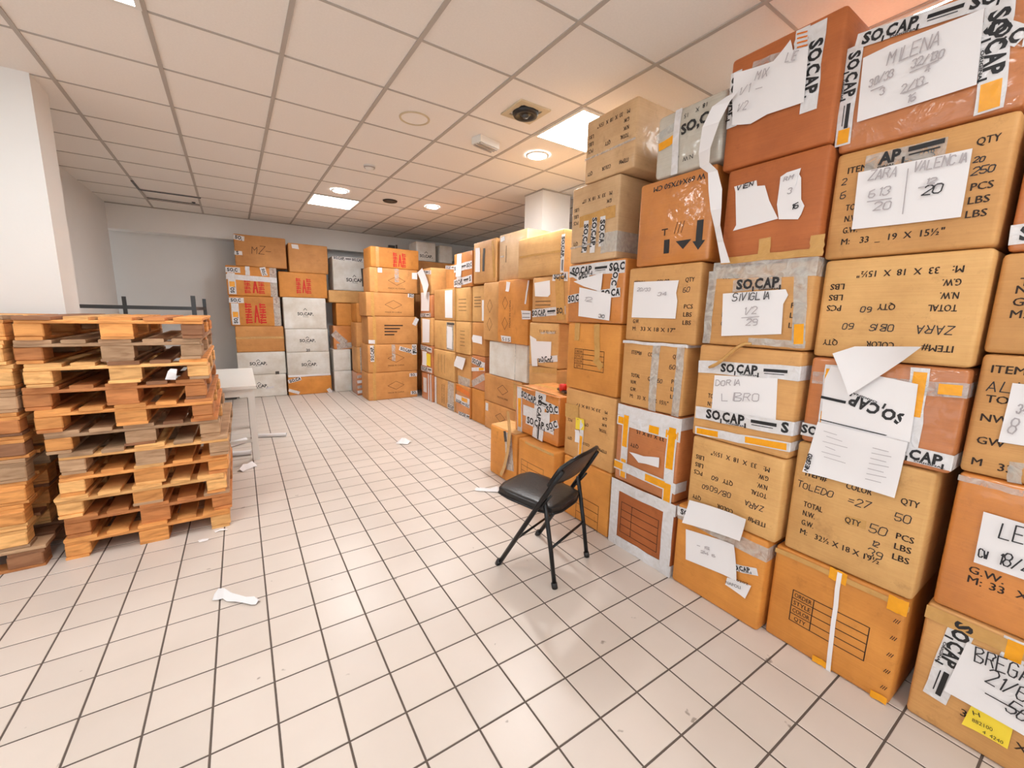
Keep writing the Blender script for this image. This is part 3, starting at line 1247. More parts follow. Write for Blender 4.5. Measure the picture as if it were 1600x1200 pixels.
# column 0 at the right edge of the frame
b = rb(0, 0, 'cardboard box on the floor with sheet reading BREGA, yellow label and black logo tape', .295, -.165, 'tan')
b.tape((1508, 972), (1460, 1090), .062, 'tapewhite', logo=.042, start=.006)
b.tape((1592, 990), (1575, 1060), .05, 'tapewhite', yellow=[(.05, .7)])
b.tape((.0, .43), (.46, .425), .05, 'tapebrown', px=False)
b.sheet([(1512, 1002), (1640, 1056), (1625, 1160), (1476, 1077)],
        writing=[('BREGA', (1524, 1030), (1612, 1066), .05, 'pen'), ('21/6', (1540, 1062), (1606, 1098), .05, 'pen'),
                 ('50', (1570, 1106), (1605, 1128), .045, 'pen'), ('', (1541, 1080), (1610, 1118), .004, 'pen', 'line')])
b.sheet([(1520, 1098), (1584, 1135), (1575, 1168), (1504, 1128)], mat='yellow', off=.002,
        writing=[('882100', (1520, 1124), (1552, 1140), .014, 'black_ink', 'print'), ('H', (1522, 1114), (1533, 1118), .016, 'black_ink', 'print'),
                 ('4  4240', (1536, 1142), (1568, 1160), .013, 'black_ink', 'print')])
mb = MB()
for s, p in (('3', (1500, 1116)), ('X', (1584, 1168))):
    q = b.uv(p)
    b.text(mb, s, q[0], q[1], .028, 0, bold=.012)
b.part('printing', mb, 'ink')
b = rb(0, 1, 'brown cardboard box with sheet reading LE above the BREGA box', .285, -.18, 'wraporange')
mb = MB()
for s, p in (('G.W.', (1513, 893)), ('M:', (1511, 908)), ('33', (1545, 920)), ('X', (1586, 932))):
    q = b.uv(p)
    b.text(mb, s, q[0], q[1], .027, 0, bold=.012)
b.part('printing', mb, 'ink')
b.tape((1497, 745), (1600, 772), .02, 'tapeclear')
b.sheet([(1538, 798), (1650, 832), (1640, 918), (1522, 877)],
        writing=[('LE', (1562, 838), (1604, 850), .05, 'pen'), ('CW', (1530, 868), (1546, 872), .026, 'pen'), ('18/2', (1560, 878), (1612, 894), .04, 'pen')])
b = rb(0, 2, 'tan cardboard box printed ITEM TOT NW GW with small white sheet', .288, -.175, 'tan')
mb, hb = MB(), MB()
for s, p, k in (('ITEM', (1548, 582), 1), ('TOT.', (1539, 628), 1), ('NW', (1531, 657), 1), ('GW', (1525, 692), 1), ('M', (1517, 725), 1), ('33', (1558, 735), 1)):
    q = b.uv(p)
    b.text(mb, s, q[0], q[1], .026, 0, bold=.014)
b.part('printing', mb, 'ink')
q = b.uv((1541, 610))
b.write(hb, 'ALM', q[0], q[1], .034)
b.part('handwriting', hb, 'pen')
b.sheet([(1583, 598), (1640, 604), (1625, 700), (1560, 690)], writing=[('8', (1574, 675), (1590, 678), .05), ('34', (1588, 645), (1606, 648), .03)])
b.tape((1588, 722), (1584, 760), .03, 'tapesilver')
b = rb(0, 3, 'scuffed tan cardboard box printed T N G M at the right edge', .29, -.17, 'tan')
mb = MB()
for s, p in (('TOTAL', (1592, 447)), ('N.W.', (1586, 459)), ('G.W.', (1581, 478)), ('M:', (1577, 497))):
    q = b.uv(p)
    b.text(mb, s, q[0], q[1], .026, 0, bold=.012)
b.part('printing', mb, 'ink')
b = rb(0, 4, 'box with black and white logo tape at the right edge of the picture', .285, -.17, 'wrapred')
b.tape((.0, .05), (.45, .07), .06, 'tapewhite', logo=.042, px=False)
b.tape((.02, .28), (.45, .26), .06, 'tapewhite', logo=.042, px=False)
b = rb(0, 5, 'film-wrapped top box at the right edge beside the MILENA box', .27, -.18, 'wrapred')
b.tape((.0, .2), (.45, .2), .06, 'tapewhite', logo=.042, px=False)

# column 2
b = rb(2, 0, 'orange cardboard box on the floor with white papers and NAPOLI tag', 1.275, .80, 'orange')
b.tape((1060, 800), (1182, 860), .07, 'tapesilver', wrap=.35)
b.tape((.0, .42), (.3, .44), .05, 'tapewhite', px=False, logo=.03)
b.tape((.30, .25), (.44, .30), .035, 'tapewhite', px=False, logo=.022)
b.sheet([(1073, 826), (1150, 850), (1154, 906), (1073, 873)], curl=.02,
        writing=[('- 15', (1092, 852), (1112, 858), .012), ('24 6', (1098, 862), (1122, 870), .012)])
b.sheet([(1083, 779), (1173, 808), (1161, 843), (1072, 814)], off=.016, lift=.01, curl=.03)
b.sheet([(1138, 901), (1176, 914), (1166, 934), (1135, 912)], off=.006, writing=[('NAPOLI', (1137, 910), (1160, 919), .016, 'black_ink', 'print'),
        ('10202', (1150, 905), (1172, 913), .012, 'black_ink', 'print')])
b = rb(2, 1, 'tan cardboard box with upside-down ZARA form above the NAPOLI box', 1.228, .775, 'light')
b.std(True, hand=[('ZARA', .14, .64, 1.0), ('OB/60', .48, .62, 1.0), ('60', .74, .64, .8), ('60', .64, .47, .8)])
b = rb(2, 2, 'box with white sheet, two bands of black logo tape and yellow tape', 1.238, .77, 'tan', bulge=.009)
b.std(dims=None, skip=(1, 2, 4, 5, 7, 9, 8, 10), left=.10)
b.sheet([(1118, 586), (1216, 591), (1213, 660), (1112, 650)], curl=.002, off=.002,
        writing=[('DORIA', (1120, 602), (1160, 602), .026), ('LIBRO', (1130, 626), (1192, 626), .036)])
b.tape((1092, 572), (1250, 584), .062, 'tapewhite', logo=.04, wrap=.4, start=.12)
b.tape((1088, 643), (1246, 672), .062, 'tapewhite', logo=.045, wrap=.4, start=.06, off=.0052)
b.tape((1087, 672), (1242, 701), .042, 'tapewhite', yellow=[(.02, .28), (.58, .98)], wrap=.2)
mb = MB()
q0, q1 = b.uv((1178, 533)), b.uv((1112, 574))
pts = [b.P(q0[0] + (q1[0] - q0[0]) * k / 8 , min(q0[1] + (q1[1] - q0[1]) * k / 8 + .01 * math.sin(k * .8), b.h + .02), .02 + .015 * math.sin(k * .39)) for k in range(9)]
mb.tube(pts, [.006, .008, .007, .009, .007, .009, .008, .009, .006], 6)
b.part('twisted_tape', mb, 'tapebrown', smooth=True)
b = rb(2, 3, 'taped box with sheet reading SIVIGLIA under bold black logo', 1.205, .762, 'tan', bulge=.009)
b.std(dims=None, skip=(1, 2, 4, 10), left=.09)
b.tape((1112, 424), (1277, 416), .075, 'tapesilver', wrap=.3)
b.tape((1112, 424), (1104, 536), .04, 'tapesilver')
b.tape((1252, 418), (1248, 540), .05, 'tapesilver', yellow=[(.72, .98)])
b.tape((1170, 532), (1270, 540), .03, 'tapesilver')
b.tape((1146, 447), (1222, 440), .055, 'tapeclear')
mb = MB()
q = b.uv((1151, 452))
b.logo(mb, Vector(q), .02, .043, .006, 9)
b.part('tape_print', mb, 'black_ink')
b.sheet([(1132, 459), (1229, 452), (1233, 461), (1225, 475), (1222, 522), (1129, 525)],
        writing=[('SIVIGLIA', (1146, 471), (1207, 467), .032, 'pen'), ('1/2', (1164, 492), (1186, 490), .03), ('-', (1160, 500), (1196, 497), .016),
                 ('29', (1168, 509), (1188, 508), .028)])
b = rb(2, 4, 'red-brown cardboard box with two torn white papers', 1.18, .77, 'red')
b.sheet([(1148, 292), (1183, 282), (1184, 291), (1196, 290), (1203, 314), (1217, 342), (1146, 361), (1151, 352), (1150, 300)], curl=.005,
        writing=[('VIEN', (1152, 298), (1180, 290), .018, 'pen')])
b.sheet([(1221, 277), (1231, 270), (1253, 263), (1249, 271), (1253, 278), (1253, 312), (1258, 322), (1253, 335), (1248, 343), (1218, 343), (1215, 320)], curl=.005,
        writing=[('RM', (1226, 284), (1242, 280), .016), ('3', (1232, 304), (1240, 302), .022), ('16', (1238, 328), (1250, 325), .02, 'pen')])
b.tape((1196, 372), (1194, 404), .05, 'tapebrown')
b.tape((1286, 366), (1282, 400), .05, 'tapebrown')
b.tape((1127, 408), (1293, 392), .03, 'tapebrown')
b = rb(2, 5, 'tall red-brown top box with creased white sheet and long hanging white tape', 1.215, .777, 'red')
b.tape((1279, 35), (1262, 175), .06, 'tapewhite', logo=.045, start=.06)
b.tape((1152, 112), (1143, 200), .05, 'tapewhite', logo=.04)
b.tape((1176, 107), (1232, 88), .05, 'tapeclear')
b.tape((1256, 44), (1250, 84), .05, 'tapewhite')
mb = MB()
for k in range(4):
    b.line(mb, b.uv((1247, 54 + 7 * k)), b.uv((1262, 50 + 7 * k)), .006, .006)
b.part('tape_print', mb, 'tapeorange')
b.sheet([(1151, 117), (1210, 97), (1238, 64), (1241, 80), (1266, 74), (1258, 161), (1201, 180), (1175, 195), (1147, 197), (1147, 152)], curl=.03, off=.006,
        writing=[('MIX', (1184, 129), (1204, 122), .03), ('LIE', (1231, 100), (1248, 96), .03), ('1/1', (1158, 152), (1176, 146), .03),
                 ('-', (1184, 145), (1198, 141), .012), ('1/2', (1155, 177), (1172, 173), .03)])
mb = MB()
path = [(1150, 150, .03, .05), (1136, 168, .05, .07), (1122, 200, .06, .075), (1112, 240, .06, .07), (1113, 262, .065, .06), (1124, 272, .055, .045), (1127, 300, .05, .055),
        (1128, 330, .05, .05), (1129, 355, .045, .035), (1134, 380, .045, .035), (1141, 412, .04, .04)]
rows = []
for i, (x, y, of, wd) in enumerate(path):
    u, v = b.uv((x, y))
    tw = .35 * math.sin(i * 1.3)
    rows.append((Vector(b.P(u - wd / 2, v, of + tw * wd * .5)), Vector(b.P(u + wd / 2, v, of - tw * wd * .5))))
for i in range(len(rows) - 1):
    mb.poly([rows[i][0], rows[i][1], rows[i + 1][1], rows[i + 1][0]])
o = b.part('hanging_tape', mb, 'paper', smooth=True)

# column 3
b = rb(3, 0, 'box on the floor framed with wide white tape around a brown panel', 1.755, 1.285, 'red')
for (p, q) in (((.0, .405), (.47, .405)), ((.0, .035), (.47, .035)), ((.03, .0), (.03, .44)), ((.43, .0), (.43, .44))):
    b.tape(p, q, .068, 'tapewhite', px=False, wrap=.15 if p[1] == q[1] else 0)
b.table([(972, 785), (1030, 812), (1026, 860), (968, 832)], words=False)
b = rb(3, 1, 'box wound with white and yellow tape and a torn paper', 1.748, 1.30, 'wrapred', bulge=.01)
mb = MB()
q = b.uv((1036, 690))
b.text(mb, '33 X 18 X 15', b.w * .8, b.h * .74, .026, math.pi, bold=.012)
b.text(mb, 'QTY', b.w * .42, b.h * .55, .024, math.pi, bold=.012)
b.part('printing', mb, 'ink')
b.tape((.0, .455), (.45, .455), .07, 'tapewhite', px=False, wrap=.3)
b.tape((.0, .39), (.45, .39), .06, 'tapewhite', px=False, yellow=[(.02, .12), (.55, .7), (.8, .97)])
b.tape((.075, .03), (.075, .43), .055, 'tapewhite', px=False, yellow=[(.0, .3), (.5, 1.0)])
b.tape((.40, .0), (.40, .43), .06, 'tapewhite', px=False, yellow=[(.0, .25), (.45, 1.0)])
b.tape((.0, .10), (.45, .09), .06, 'tapewhite', px=False, yellow=[(.0, .16), (.55, .85)], wrap=.1)
b.sheet([(988, 705), (1008, 712), (1034, 714), (1032, 730), (1012, 724), (1000, 722)], curl=.03)
b = rb(3, 2, 'tan cardboard box with ITEM form and grey vertical tape', 1.742, 1.305, 'tan')
b.std(hand=[('60', .78, .68, .9), ('60', .62, .45, .8)], size=1.0, left=.13)
b.tape((.245, .0), (.245, .39), .05, 'tapesilver', px=False)
b.tape((.40, .0), (.40, .39), .045, 'tapesilver', px=False)
b.tape((.0, .383), (.43, .383), .016, 'tapewhite', px=False, wrap=.3)
b = rb(3, 3, 'tan cardboard box with blank white sheet and ITEM form under the arrow box', 1.735, 1.262, 'tan')
b.std(hand=[('60', .80, .70, .9)], dims='33 X 18 X 17"', left=.06)
b.sheet([(992, 441), (1062, 438), (1058, 458), (1060, 470), (1057, 498), (988, 496)], writing=[('20/33', (998, 455), (1020, 455), .018), ('34', (1030, 462), (1046, 462), .018)])
b = rb(3, 4, 'glossy orange wrapped box with upside-down arrows and 69x47x50 print', 1.69, 1.235, 'wraporange', bulge=.01)
mb = MB()
b.text(mb, 'W 69X47X50 CM', b.w * .88, b.h * .93, .028, math.pi, bold=.02, fit=.30)
q = Vector(b.uv((1042, 393)))
b.line(mb, q, q + Vector((0, .05)), .034)
mb.poly([b.P(*(q + Vector(p)), .0014) for p in ((.055, .045), (.145, .045), (.10, .0))])
q2 = q + Vector((.185, .0))
b.line(mb, q2 + Vector((0, .03)), q2 + Vector((.0, .12)), .034)
mb.poly([b.P(*(q2 + Vector(p)), .0014) for p in ((-.034, .032), (.034, .032), (0, -.012))])
b.part('printing', mb, 'black_ink')
mb = MB()
q = Vector(b.uv((1040, 368)))
b.line(mb, q, q + Vector((0, .03)), .007)
b.line(mb, q + Vector((-.018, .03)), q + Vector((.018, .03)), .006)
for k in range(3):
    b.line(mb, q + Vector((.06 + .02 * k, .0)), q + Vector((.075 + .02 * k, .055)), .003)
b.part('stencil', mb, 'ink')
b = rb(3, 5, 'grey-white film-wrapped bundle box with small black lettering on top of the arrow box', 1.605, 1.22, 'greywrap', bulge=.018, rnd=.025)
mb = MB()
b.text(mb, 'SO,CA', b.w * .42, b.h * .56, .048, .12, bold=.04, off=.003, fit=.2)
for k, (s, u, v) in enumerate((('15', .5, .86), ('X', .66, .88), ('18', .76, .9), ('N.W', .62, .22), ('60', .4, .28))):
    b.text(mb, s, b.w * u, b.h * v, .022, math.pi, bold=.0, off=.003)
b.part('printing', mb, 'black_ink')
b.tape((.02, .16), (.12, .175), .04, 'tapeyellow', px=False)
b.tape((.0, .21), (.13, .24), .04, 'tapesilver', px=False)
b.tape((.13, .0), (.13, .31), .04, 'tapewhite', px=False)

# column 4
b = rb(4, 0, 'orange cardboard box on the floor behind the folding chair', 2.24, 1.77, 'orange')
b.table([(902, 775), (936, 790), (932, 840), (898, 822)], words=False)
b = rb(4, 1, 'tan cardboard box with bright yellow label above the chair', 2.25, 1.765, 'tan')
b.std(True, dims='33 X 18 X 17', ink='ink', size=.9)
b.sheet([(901, 652), (915, 655), (914, 672), (900, 670)], mat='yellow', off=.003)
b.sheet([(900, 671), (907, 672), (906, 692), (899, 690)], off=.003)
b.tape((911, 655), (906, 720), .04, 'tapewhite', yellow=[(.4, .9)])
b.tape((884, 640), (905, 645), .10, 'tapebrown')
b = rb(4, 2, 'tan-orange cardboard box with ORDER form and brown tape strip', 2.26, 1.765, 'orange')
b.table([(898, 546), (944, 548), (944, 583), (898, 574)])
b.tape((933, 505), (934, 560), .05, 'tapebrown', wrap=0)
b.tape((930, 560), (941, 575), .05, 'tapebrown')
b.tape((.1, .46), (.1, .34), .05, 'tapebrown', px=False)
b = rb(4, 3, 'box covered in black and white logo tape with white sheet', 2.27, 1.76, 'wraporange', bulge=.01)
b.tape((890, 425), (980, 415), .075, 'tapewhite', logo=.045, start=.03)
b.tape((935, 445), (892, 425), .055, 'tapewhite', logo=.04)
b.tape((965, 412), (958, 455), .05, 'tapewhite', logo=.04)
b.sheet([(898, 440), (944, 426), (941, 456), (915, 448)], curl=.02)
b.sheet([(908, 449), (957, 460), (954, 501), (906, 494)], writing=[('12', (914, 470), (930, 472), .026), ('30', (938, 496), (948, 497), .02, 'pen')])
b.tape((888, 468), (970, 456), .055, 'tapewhite', logo=.042, start=.005)
b = rb(4, 4, 'beige dusty cardboard box with upside-down form and torn logo tape', 2.275, 1.845, 'beige')
b.std(True, dims='33  X  18  X  17"', skip=(0, 1))
b.tape((906, 348), (962, 330), .07, 'tapebrown')
b.tape((917, 345), (913, 395), .045, 'tapewhite', logo=.04)
b.tape((930, 340), (926, 395), .045, 'tapewhite', logo=.04, start=.0)
b.tape((943, 338), (940, 385), .045, 'tapewhite', logo=.04)
b.tape((892, 388), (964, 372), .012, 'tapeclear')
b.tape((.30, .1), (.42, .1), .12, 'tapesilver', px=False, wrap=.5)
b = rb(4, 5, 'beige cardboard box with upside-down form at the very top of its column', 2.165, 1.745, 'beige', dx=.0)
b.std(True, dims='33  X  18  X  15\u00bd"')
b.tape((912, 252), (995, 215), .012, 'tapeclear')

# ------------------------------------------------------------------ small boxes standing out behind the chair
G2 = 'boxes in the middle of the room'
b = rowbox('open orange carton with grey tape hanging down its side', 1.88, 3.21, 2.765, 0, .46, 'orange', d=.5, group=G2)
b.tape((794, 672), (798, 735), .11, 'tapesilver')
b.tape((789, 668), (791, 690), .04, 'dark')
mb = MB()
mb.poly([b.P(.0, .01, .003, 'top'), b.P(.40, .01, .003, 'top'), b.P(.40, .22, .012, 'top'), b.P(.0, .22, .012, 'top')])
b.part('flap', mb, 'light')
b = rowbox('low orange carton with printed form, left of the chair back', 1.88, 2.745, 2.27, 0, .455, 'orange', d=.5, group=G2)
b.table([(815, 718), (850, 733), (848, 768), (815, 750)], words=False)
b.tape((.1, .44), (.47, .44), .02, 'tapebrown', px=False)
b = rowbox('open box covered with black and white logo tape on two low orange cartons', 1.97, 2.94, 2.34, .465, .86, 'wraporange', d=.42, group=G2, bulge=.012)
b.tape((812, 604), (812, 690), .07, 'tapewhite', yellow=[(.25, .9)])
b.tape((815, 615), (868, 640), .06, 'tapewhite', logo=.05, start=.0)
b.tape((822, 655), (866, 672), .075, 'tapewhite', logo=.055)
b.tape((846, 612), (840, 692), .14, 'tapewhite', logo=.05)
b.tape((818, 640), (860, 655), .09, 'tapewhite')
b.tape((855, 640), (878, 642), .06, 'tapewhite', logo=.05, start=.0)
b.tape((855, 668), (878, 664), .06, 'tapewhite', logo=.05, start=.0)
mb = MB()
w_, d_, h_ = b.w, b.d, b.h
mb.geo([(-w_ / 2, -d_ / 2, h_ + .002), (w_ / 2, -d_ / 2, h_ + .002), (w_ / 2 + .02, -d_ / 2 - .07, h_ + .03), (-w_ / 2 + .03, -d_ / 2 - .06, h_ + .035),
        (-w_ / 2, -d_ / 2, h_ + .006), (w_ / 2, -d_ / 2, h_ + .006), (w_ / 2 + .02, -d_ / 2 - .07, h_ + .034), (-w_ / 2 + .03, -d_ / 2 - .06, h_ + .039)],
       [(3, 2, 1, 0), (4, 5, 6, 7), (2, 3, 7, 6), (1, 2, 6, 5), (0, 4, 7, 3)])
b.part('flap', mb, 'light')
mb = MB()
pth = [(812, 640, .05), (815, 670, .06), (812, 700, .05), (806, 726, .05), (800, 745, .05)]
rows = []
for x, y, wd in pth:
    u, v = b.uv((x, y))
    rows.append((b.P(u - wd / 2, max(v, -.42), .12), b.P(u + wd / 2, max(v, -.42), .125)))
for i in range(len(rows) - 1):
    mb.poly([rows[i][0], rows[i][1], rows[i + 1][1], rows[i + 1][0]])
b.part('hanging_tape', mb, 'tapebrown', smooth=True)
zt = .862
t = thing('tape_dispenser', 'black and red tape gun lying on the logo-taped open box', 'tape dispenser', (2.10, 2.46, zt + .008), 1.2, None)
mb = MB()
mb.box(-.09, .09, -.018, .018, 0, .016)
mb.build('handle', M['black'], t)
mb = MB()
mb.tube([(-.0, -.022, .035), (.0, .022, .035)], .03, 14)
mb.build('tape_roll', M['redink'], t, True)

# ------------------------------------------------------------------ row along the middle, ends looking to the left
b = rowbox('plain tan carton under the stack next to the beige column', 2.45, 3.40, 2.97, 0, .49, 'tan', group=G2)
b = rowbox('tan carton seen just over the open logo-taped box', 2.45, 3.42, 2.96, .49, .965, 'light', group=G2)
b.tape((832, 578), (872, 580), .05, 'tapebrown')
b = rowbox('tan carton with large white sheet above the open logo-taped box', 2.45, 3.43, 2.96, .965, 1.395, 'light', group=G2, bulge=.01)
b.sheet([(839, 533), (862, 534), (861, 560), (836, 560)])
b.sheet([(829, 524), (839, 530), (841, 572), (832, 572)])
b.tape((842, 562), (872, 560), .06, 'tapewhite', logo=.05, start=0)
b.tape((845, 520), (868, 520), .02, 'tapeclear')
mb = MB()
b.text(mb, '33 X 18 X 15', b.w * .92, b.h * .84, .026, math.pi, fit=.26)
b.part('printing', mb, 'ink')
b = rowbox('tan carton with white sheet and logo tape band under the tilted glossy carton', 2.45, 3.40, 2.85, 1.395, 1.83, 'tan', group=G2)
b.sheet([(836, 442), (860, 438), (861, 460), (857, 464), (837, 463)])
b.tape((832, 490), (884, 485), .075, 'tapewhite', logo=.05, start=.0)
b.tape((864, 432), (888, 432), .08, 'tapewhite', logo=.05)
b.tape((875, 432), (877, 500), .12, 'tapebrown')
mb = MB()
for k in range(3):
    b.line(mb, (.06, .13 + .035 * k), (.3, .13 + .035 * k), .006)
b.part('printing', mb, 'ink')
b = rowbox('wide glossy tan carton tilted on top beside the white pillar', 2.45, 3.69, 2.93, 1.83, 2.225, 'light', group=G2, yaw=-2, bulge=.014)
b.tape((812, 402), (880, 392), .02, 'tapebrown')
b.tape((884, 365), (886, 425), .05, 'tapewhite', logo=.04)
b = rowbox('tan carton with printed diamond standing on the floor', 2.60, 4.60, 3.76, 0, .362, 'back', d=.43, group=G2)


def diamond(b, u, v, s, txt=True, ink='ink'):
    mb = MB()
    p = [(u - s, v), (u, v + s * .5), (u + s, v), (u, v - s * .5)]
    for i in range(4):
        b.line(mb, p[i], p[(i + 1) % 4], .005)
    if txt:
        b.text(mb, 'MADE IN CHINA', u, v - s * .95, .024, center=True, fit=s * 2)
    b.part('printing', mb, ink)


diamond(b, .40, .21, .11)
b.tape((.03, .28), (.10, .28), .10, 'tapewhite', px=False)
b = rowbox('tan carton with printed diamond on top of another diamond carton', 2.60, 4.61, 3.76, .362, .715, 'back', d=.43, group=G2)
diamond(b, .45, .20, .12)
b.tape((.72, .02), (.72, .33), .06, 'tapebrown', px=False)
b = rowbox('plain white carton between tan boxes in the middle row', 2.60, 4.50, 3.66, .715, 1.14, 'white', d=.43, group=G2)
b.tape((.60, .0), (.60, .42), .012, 'tapeclear', px=False)
b = rowbox('tall tan carton with sideways diamonds and small paper tags', 2.55, 4.22, 3.60, 1.14, 1.85, 'orange', d=.43, group=G2)
b.sheet([(798, 439 + 2), (796, 456), (791, 455), (792, 440)])
b.sheet([(816, 485), (830, 486), (830, 499), (817, 499)], writing=[('', (818, 490), (829, 490), .006, 'black_ink', 'line'), ('', (818, 496), (829, 496), .006, 'black_ink', 'line')])
b.sheet([(784, 524), (799, 526), (799, 535), (785, 533)], writing=[('515', (786, 532), (798, 534), .04, 'black_ink', 'print')])
b.tape((829, 438), (821, 475), .025, 'paper')
mb = MB()
for v in (.22, .45):
    p = [(.10, v), (.16, v + .07), (.22, v), (.16, v - .07)]
    for i in range(4):
        b.line(mb, p[i], p[(i + 1) % 4], .005)
b.text(mb, 'MADE IN CHINA', .28, .18, .03, math.pi / 2)
b.part('printing', mb, 'ink')
b = rowbox('pinkish tan carton at the top, half hidden by the tilted glossy carton', 2.60, 4.29, 3.72, 1.85, 2.37, 'beige', d=.43, group=G2)
b.tape((.03, .46), (.12, .47), .05, 'tapewhite', px=False)
b.tape((.03, .27), (.12, .27), .02, 'tapesilver', px=False)
mb = MB()
b.line(mb, (.16, .2), (.16, .38), .01)
b.part('printing', mb, 'ink')
b = rowbox('tall plain tan carton left of the diamond carton', 2.58, 4.62, 4.25, 1.14, 1.845, 'tan', d=.43, group=G2)
mb = MB()
for v in (.2, .42):
    p = [(.10, v), (.16, v + .08), (.22, v), (.16, v - .08)]
    for i in range(4):
        b.line(mb, p[i], p[(i + 1) % 4], .005)
b.part('printing', mb, 'ink')
ZQ = [0, .46, .915, 1.357, 1.825]
b = rowbox('tan carton on the floor left of the diamond cartons', 2.62, 5.0, 4.64, ZQ[0], ZQ[1], 'orange', group=G2)
b = rowbox('carton with messy black and white tape below a brown carton', 2.62, 5.0, 4.64, ZQ[1], ZQ[2], 'wrapred', group=G2)
b.tape((.0, .38), (.36, .34), .08, 'tapewhite', px=False, logo=.06)
b.tape((.0, .25), (.36, .30), .05, 'tapewhite', px=False, yellow=[(.6, .95)])
b.tape((.02, .05), (.36, .2), .09, 'tapesilver', px=False)
b = rowbox('brown carton with small white side label below the tall plain carton', 2.62, 5.0, 4.64, ZQ[2], ZQ[3], 'back', group=G2)
b.sheet(None, uv=[(.0, .22), (.04, .27), (.30, .26), (.30, .16), (.03, .17)])
b = rowbox('light tan carton with narrow white strip left of the tall plain carton', 2.62, 5.0, 4.64, ZQ[3], ZQ[4], 'light', group=G2)
b.tape((.30, .02), (.30, .28), .05, 'paper', px=False)
mb = MB()
for k in range(4):
    b.line(mb, (.06, .2 + k * .04), (.24, .2 + k * .04), .008)
b.part('printing', mb, 'ink')
b = rowbox('tan top carton with tall white label and dark slot', 2.60, 4.93, 4.36, 1.89 - .065 + .02, 2.36, 'tan', d=.43, group=G2)
b.sheet([(744, 388), (751, 387), (751, 425), (743, 425)])
b.tape((757, 388), (756, 424), .055, 'dark', off=.001)
b.tape((770, 376), (773, 434), .05, 'tapebrown')
ZT = [0, .45, .90, 1.355, 1.82]
b = rowbox('carton on the floor with orange and yellow tape in the middle row', 2.60, 5.47, 5.02, ZT[0], ZT[1], 'wraporange', group=G2)
b.tape((.02, .40), (.44, .35), .07, 'tapeorange', px=False)
b.tape((.0, .25), (.45, .25), .08, 'tapewhite', px=False, yellow=[(.45, .85)])
b.tape((.0, .2), (.45, .18), .05, 'tapewhite', px=False, logo=.04)
b.tape((.1, .02), (.45, .03), .06, 'tapewhite', px=False, logo=.05)
b = rowbox('carton in shadow with tilted white sheet hanging on it', 2.62, 5.47, 5.02, ZT[1], ZT[2], 'tan', group=G2)
b.sheet([(716, 556), (731, 560), (725, 578), (711, 571)], off=.02, lift=.01)
b.tape((.05, .06), (.42, .05), .13, 'tapesilver', px=False)
b = rowbox('tan carton with blank end beside a carton with white label', 2.60, 5.47, 5.02, ZT[2], ZT[3], 'light', group=G2)
mb = MB()
for k in range(5):
    b.line(mb, (.16, .12 + k * .05), (.30, .12 + k * .05), .006)
b.part('printing', mb, 'ink')
b = rowbox('tan carton beside the shiny strapped carton under the small taped box', 2.60, 5.47, 5.02, ZT[3], ZT[4], 'light', group=G2)
mb = MB()
for k in range(4):
    b.line(mb, (.1, .15 + k * .05), (.34, .15 + k * .05), .006)
b.part('printing', mb, 'ink')
b.tape((.02, .0), (.02, .46), .04, 'tapebrown', px=False)
b = rowbox('small top carton wound with white tape and SO.CAP lettering', 2.60, 5.52, 4.97, ZT[4], 2.285, 'wraporange', group=G2)
b.tape((.0, .26), (.55, .28), .10, 'tapewhite', px=False, logo=.05)
b.tape((.0, .06), (.55, .10), .10, 'tapewhite', px=False, logo=.06)
b.tape((.16, .0), (.18, .45), .15, 'tapewhite', px=False)
b.sheet(None, uv=[(.08, .15), (.26, .15), (.26, .3), (.08, .3)])
b = rowbox('tan carton on the floor with grey tape sheet and sideways print', 2.60, 6.26, 5.49, ZT[0], ZT[1], 'tan', group=G2)
b.tape((.63, .0), (.63, .44), .22, 'tapesilver', px=False)
b.tape((.5, .06), (.74, .06), .07, 'tapewhite', px=False, logo=.05)
b.tape((.04, .0), (.04, .44), .08, 'tapewhite', px=False)
mb = MB()
for k in range(2):
    b.text(mb, 'MADE IN CHINA', .32 + .08 * k, .06, .04, math.pi / 2, fit=.3)
b.part('printing', mb, 'ink')
b = rowbox('plain tan carton second from the floor in the middle row', 2.59, 6.27, 5.49, ZT[1], ZT[2], 'light', group=G2)
mb = MB()
for k in range(3):
    b.line(mb, (.2 + k * .12, .1), (.2 + k * .12, .38), .008)
b.part('printing', mb, 'ink')
b = rowbox('tan carton with framed white label in the middle row', 2.60, 6.26, 5.49, ZT[2], ZT[3], 'light', group=G2)
b.tape((.60, .02), (.60, .43), .24, 'tapesilver', px=False)
b.sheet(None, uv=[(.5, .05), (.68, .04), (.7, .36), (.52, .37)])
b.tape((.5, .41), (.75, .41), .03, 'dark', px=False)
b = rowbox('tan carton with broad shiny white strap in the middle row', 2.60, 6.26, 5.49, ZT[3], ZT[4], 'tan', group=G2)
b.tape((.56, .04), (.56, .44), .26, 'paper', px=False)
b = rowbox('brown carton lying behind on top of the middle row', 2.80, 6.25, 5.56, ZT[4], 2.20, 'back', d=.6, group=G2)
b.tape((.0, .36), (.3, .33), .05, 'tapewhite', px=False, logo=.04)
ZU = [0, .462, .935, 1.39, 1.75, 2.17]
UL = ['carton on the floor with white strips beside the tall tan stack', 'carton with logo tape and yellow sticker beside the tall tan stack',
      'carton with white sheet beside the tall tan stack, third from the floor', 'carton with white sheet over dark tape, fourth from the floor',
      'carton with large tilted white sheet hanging off it']
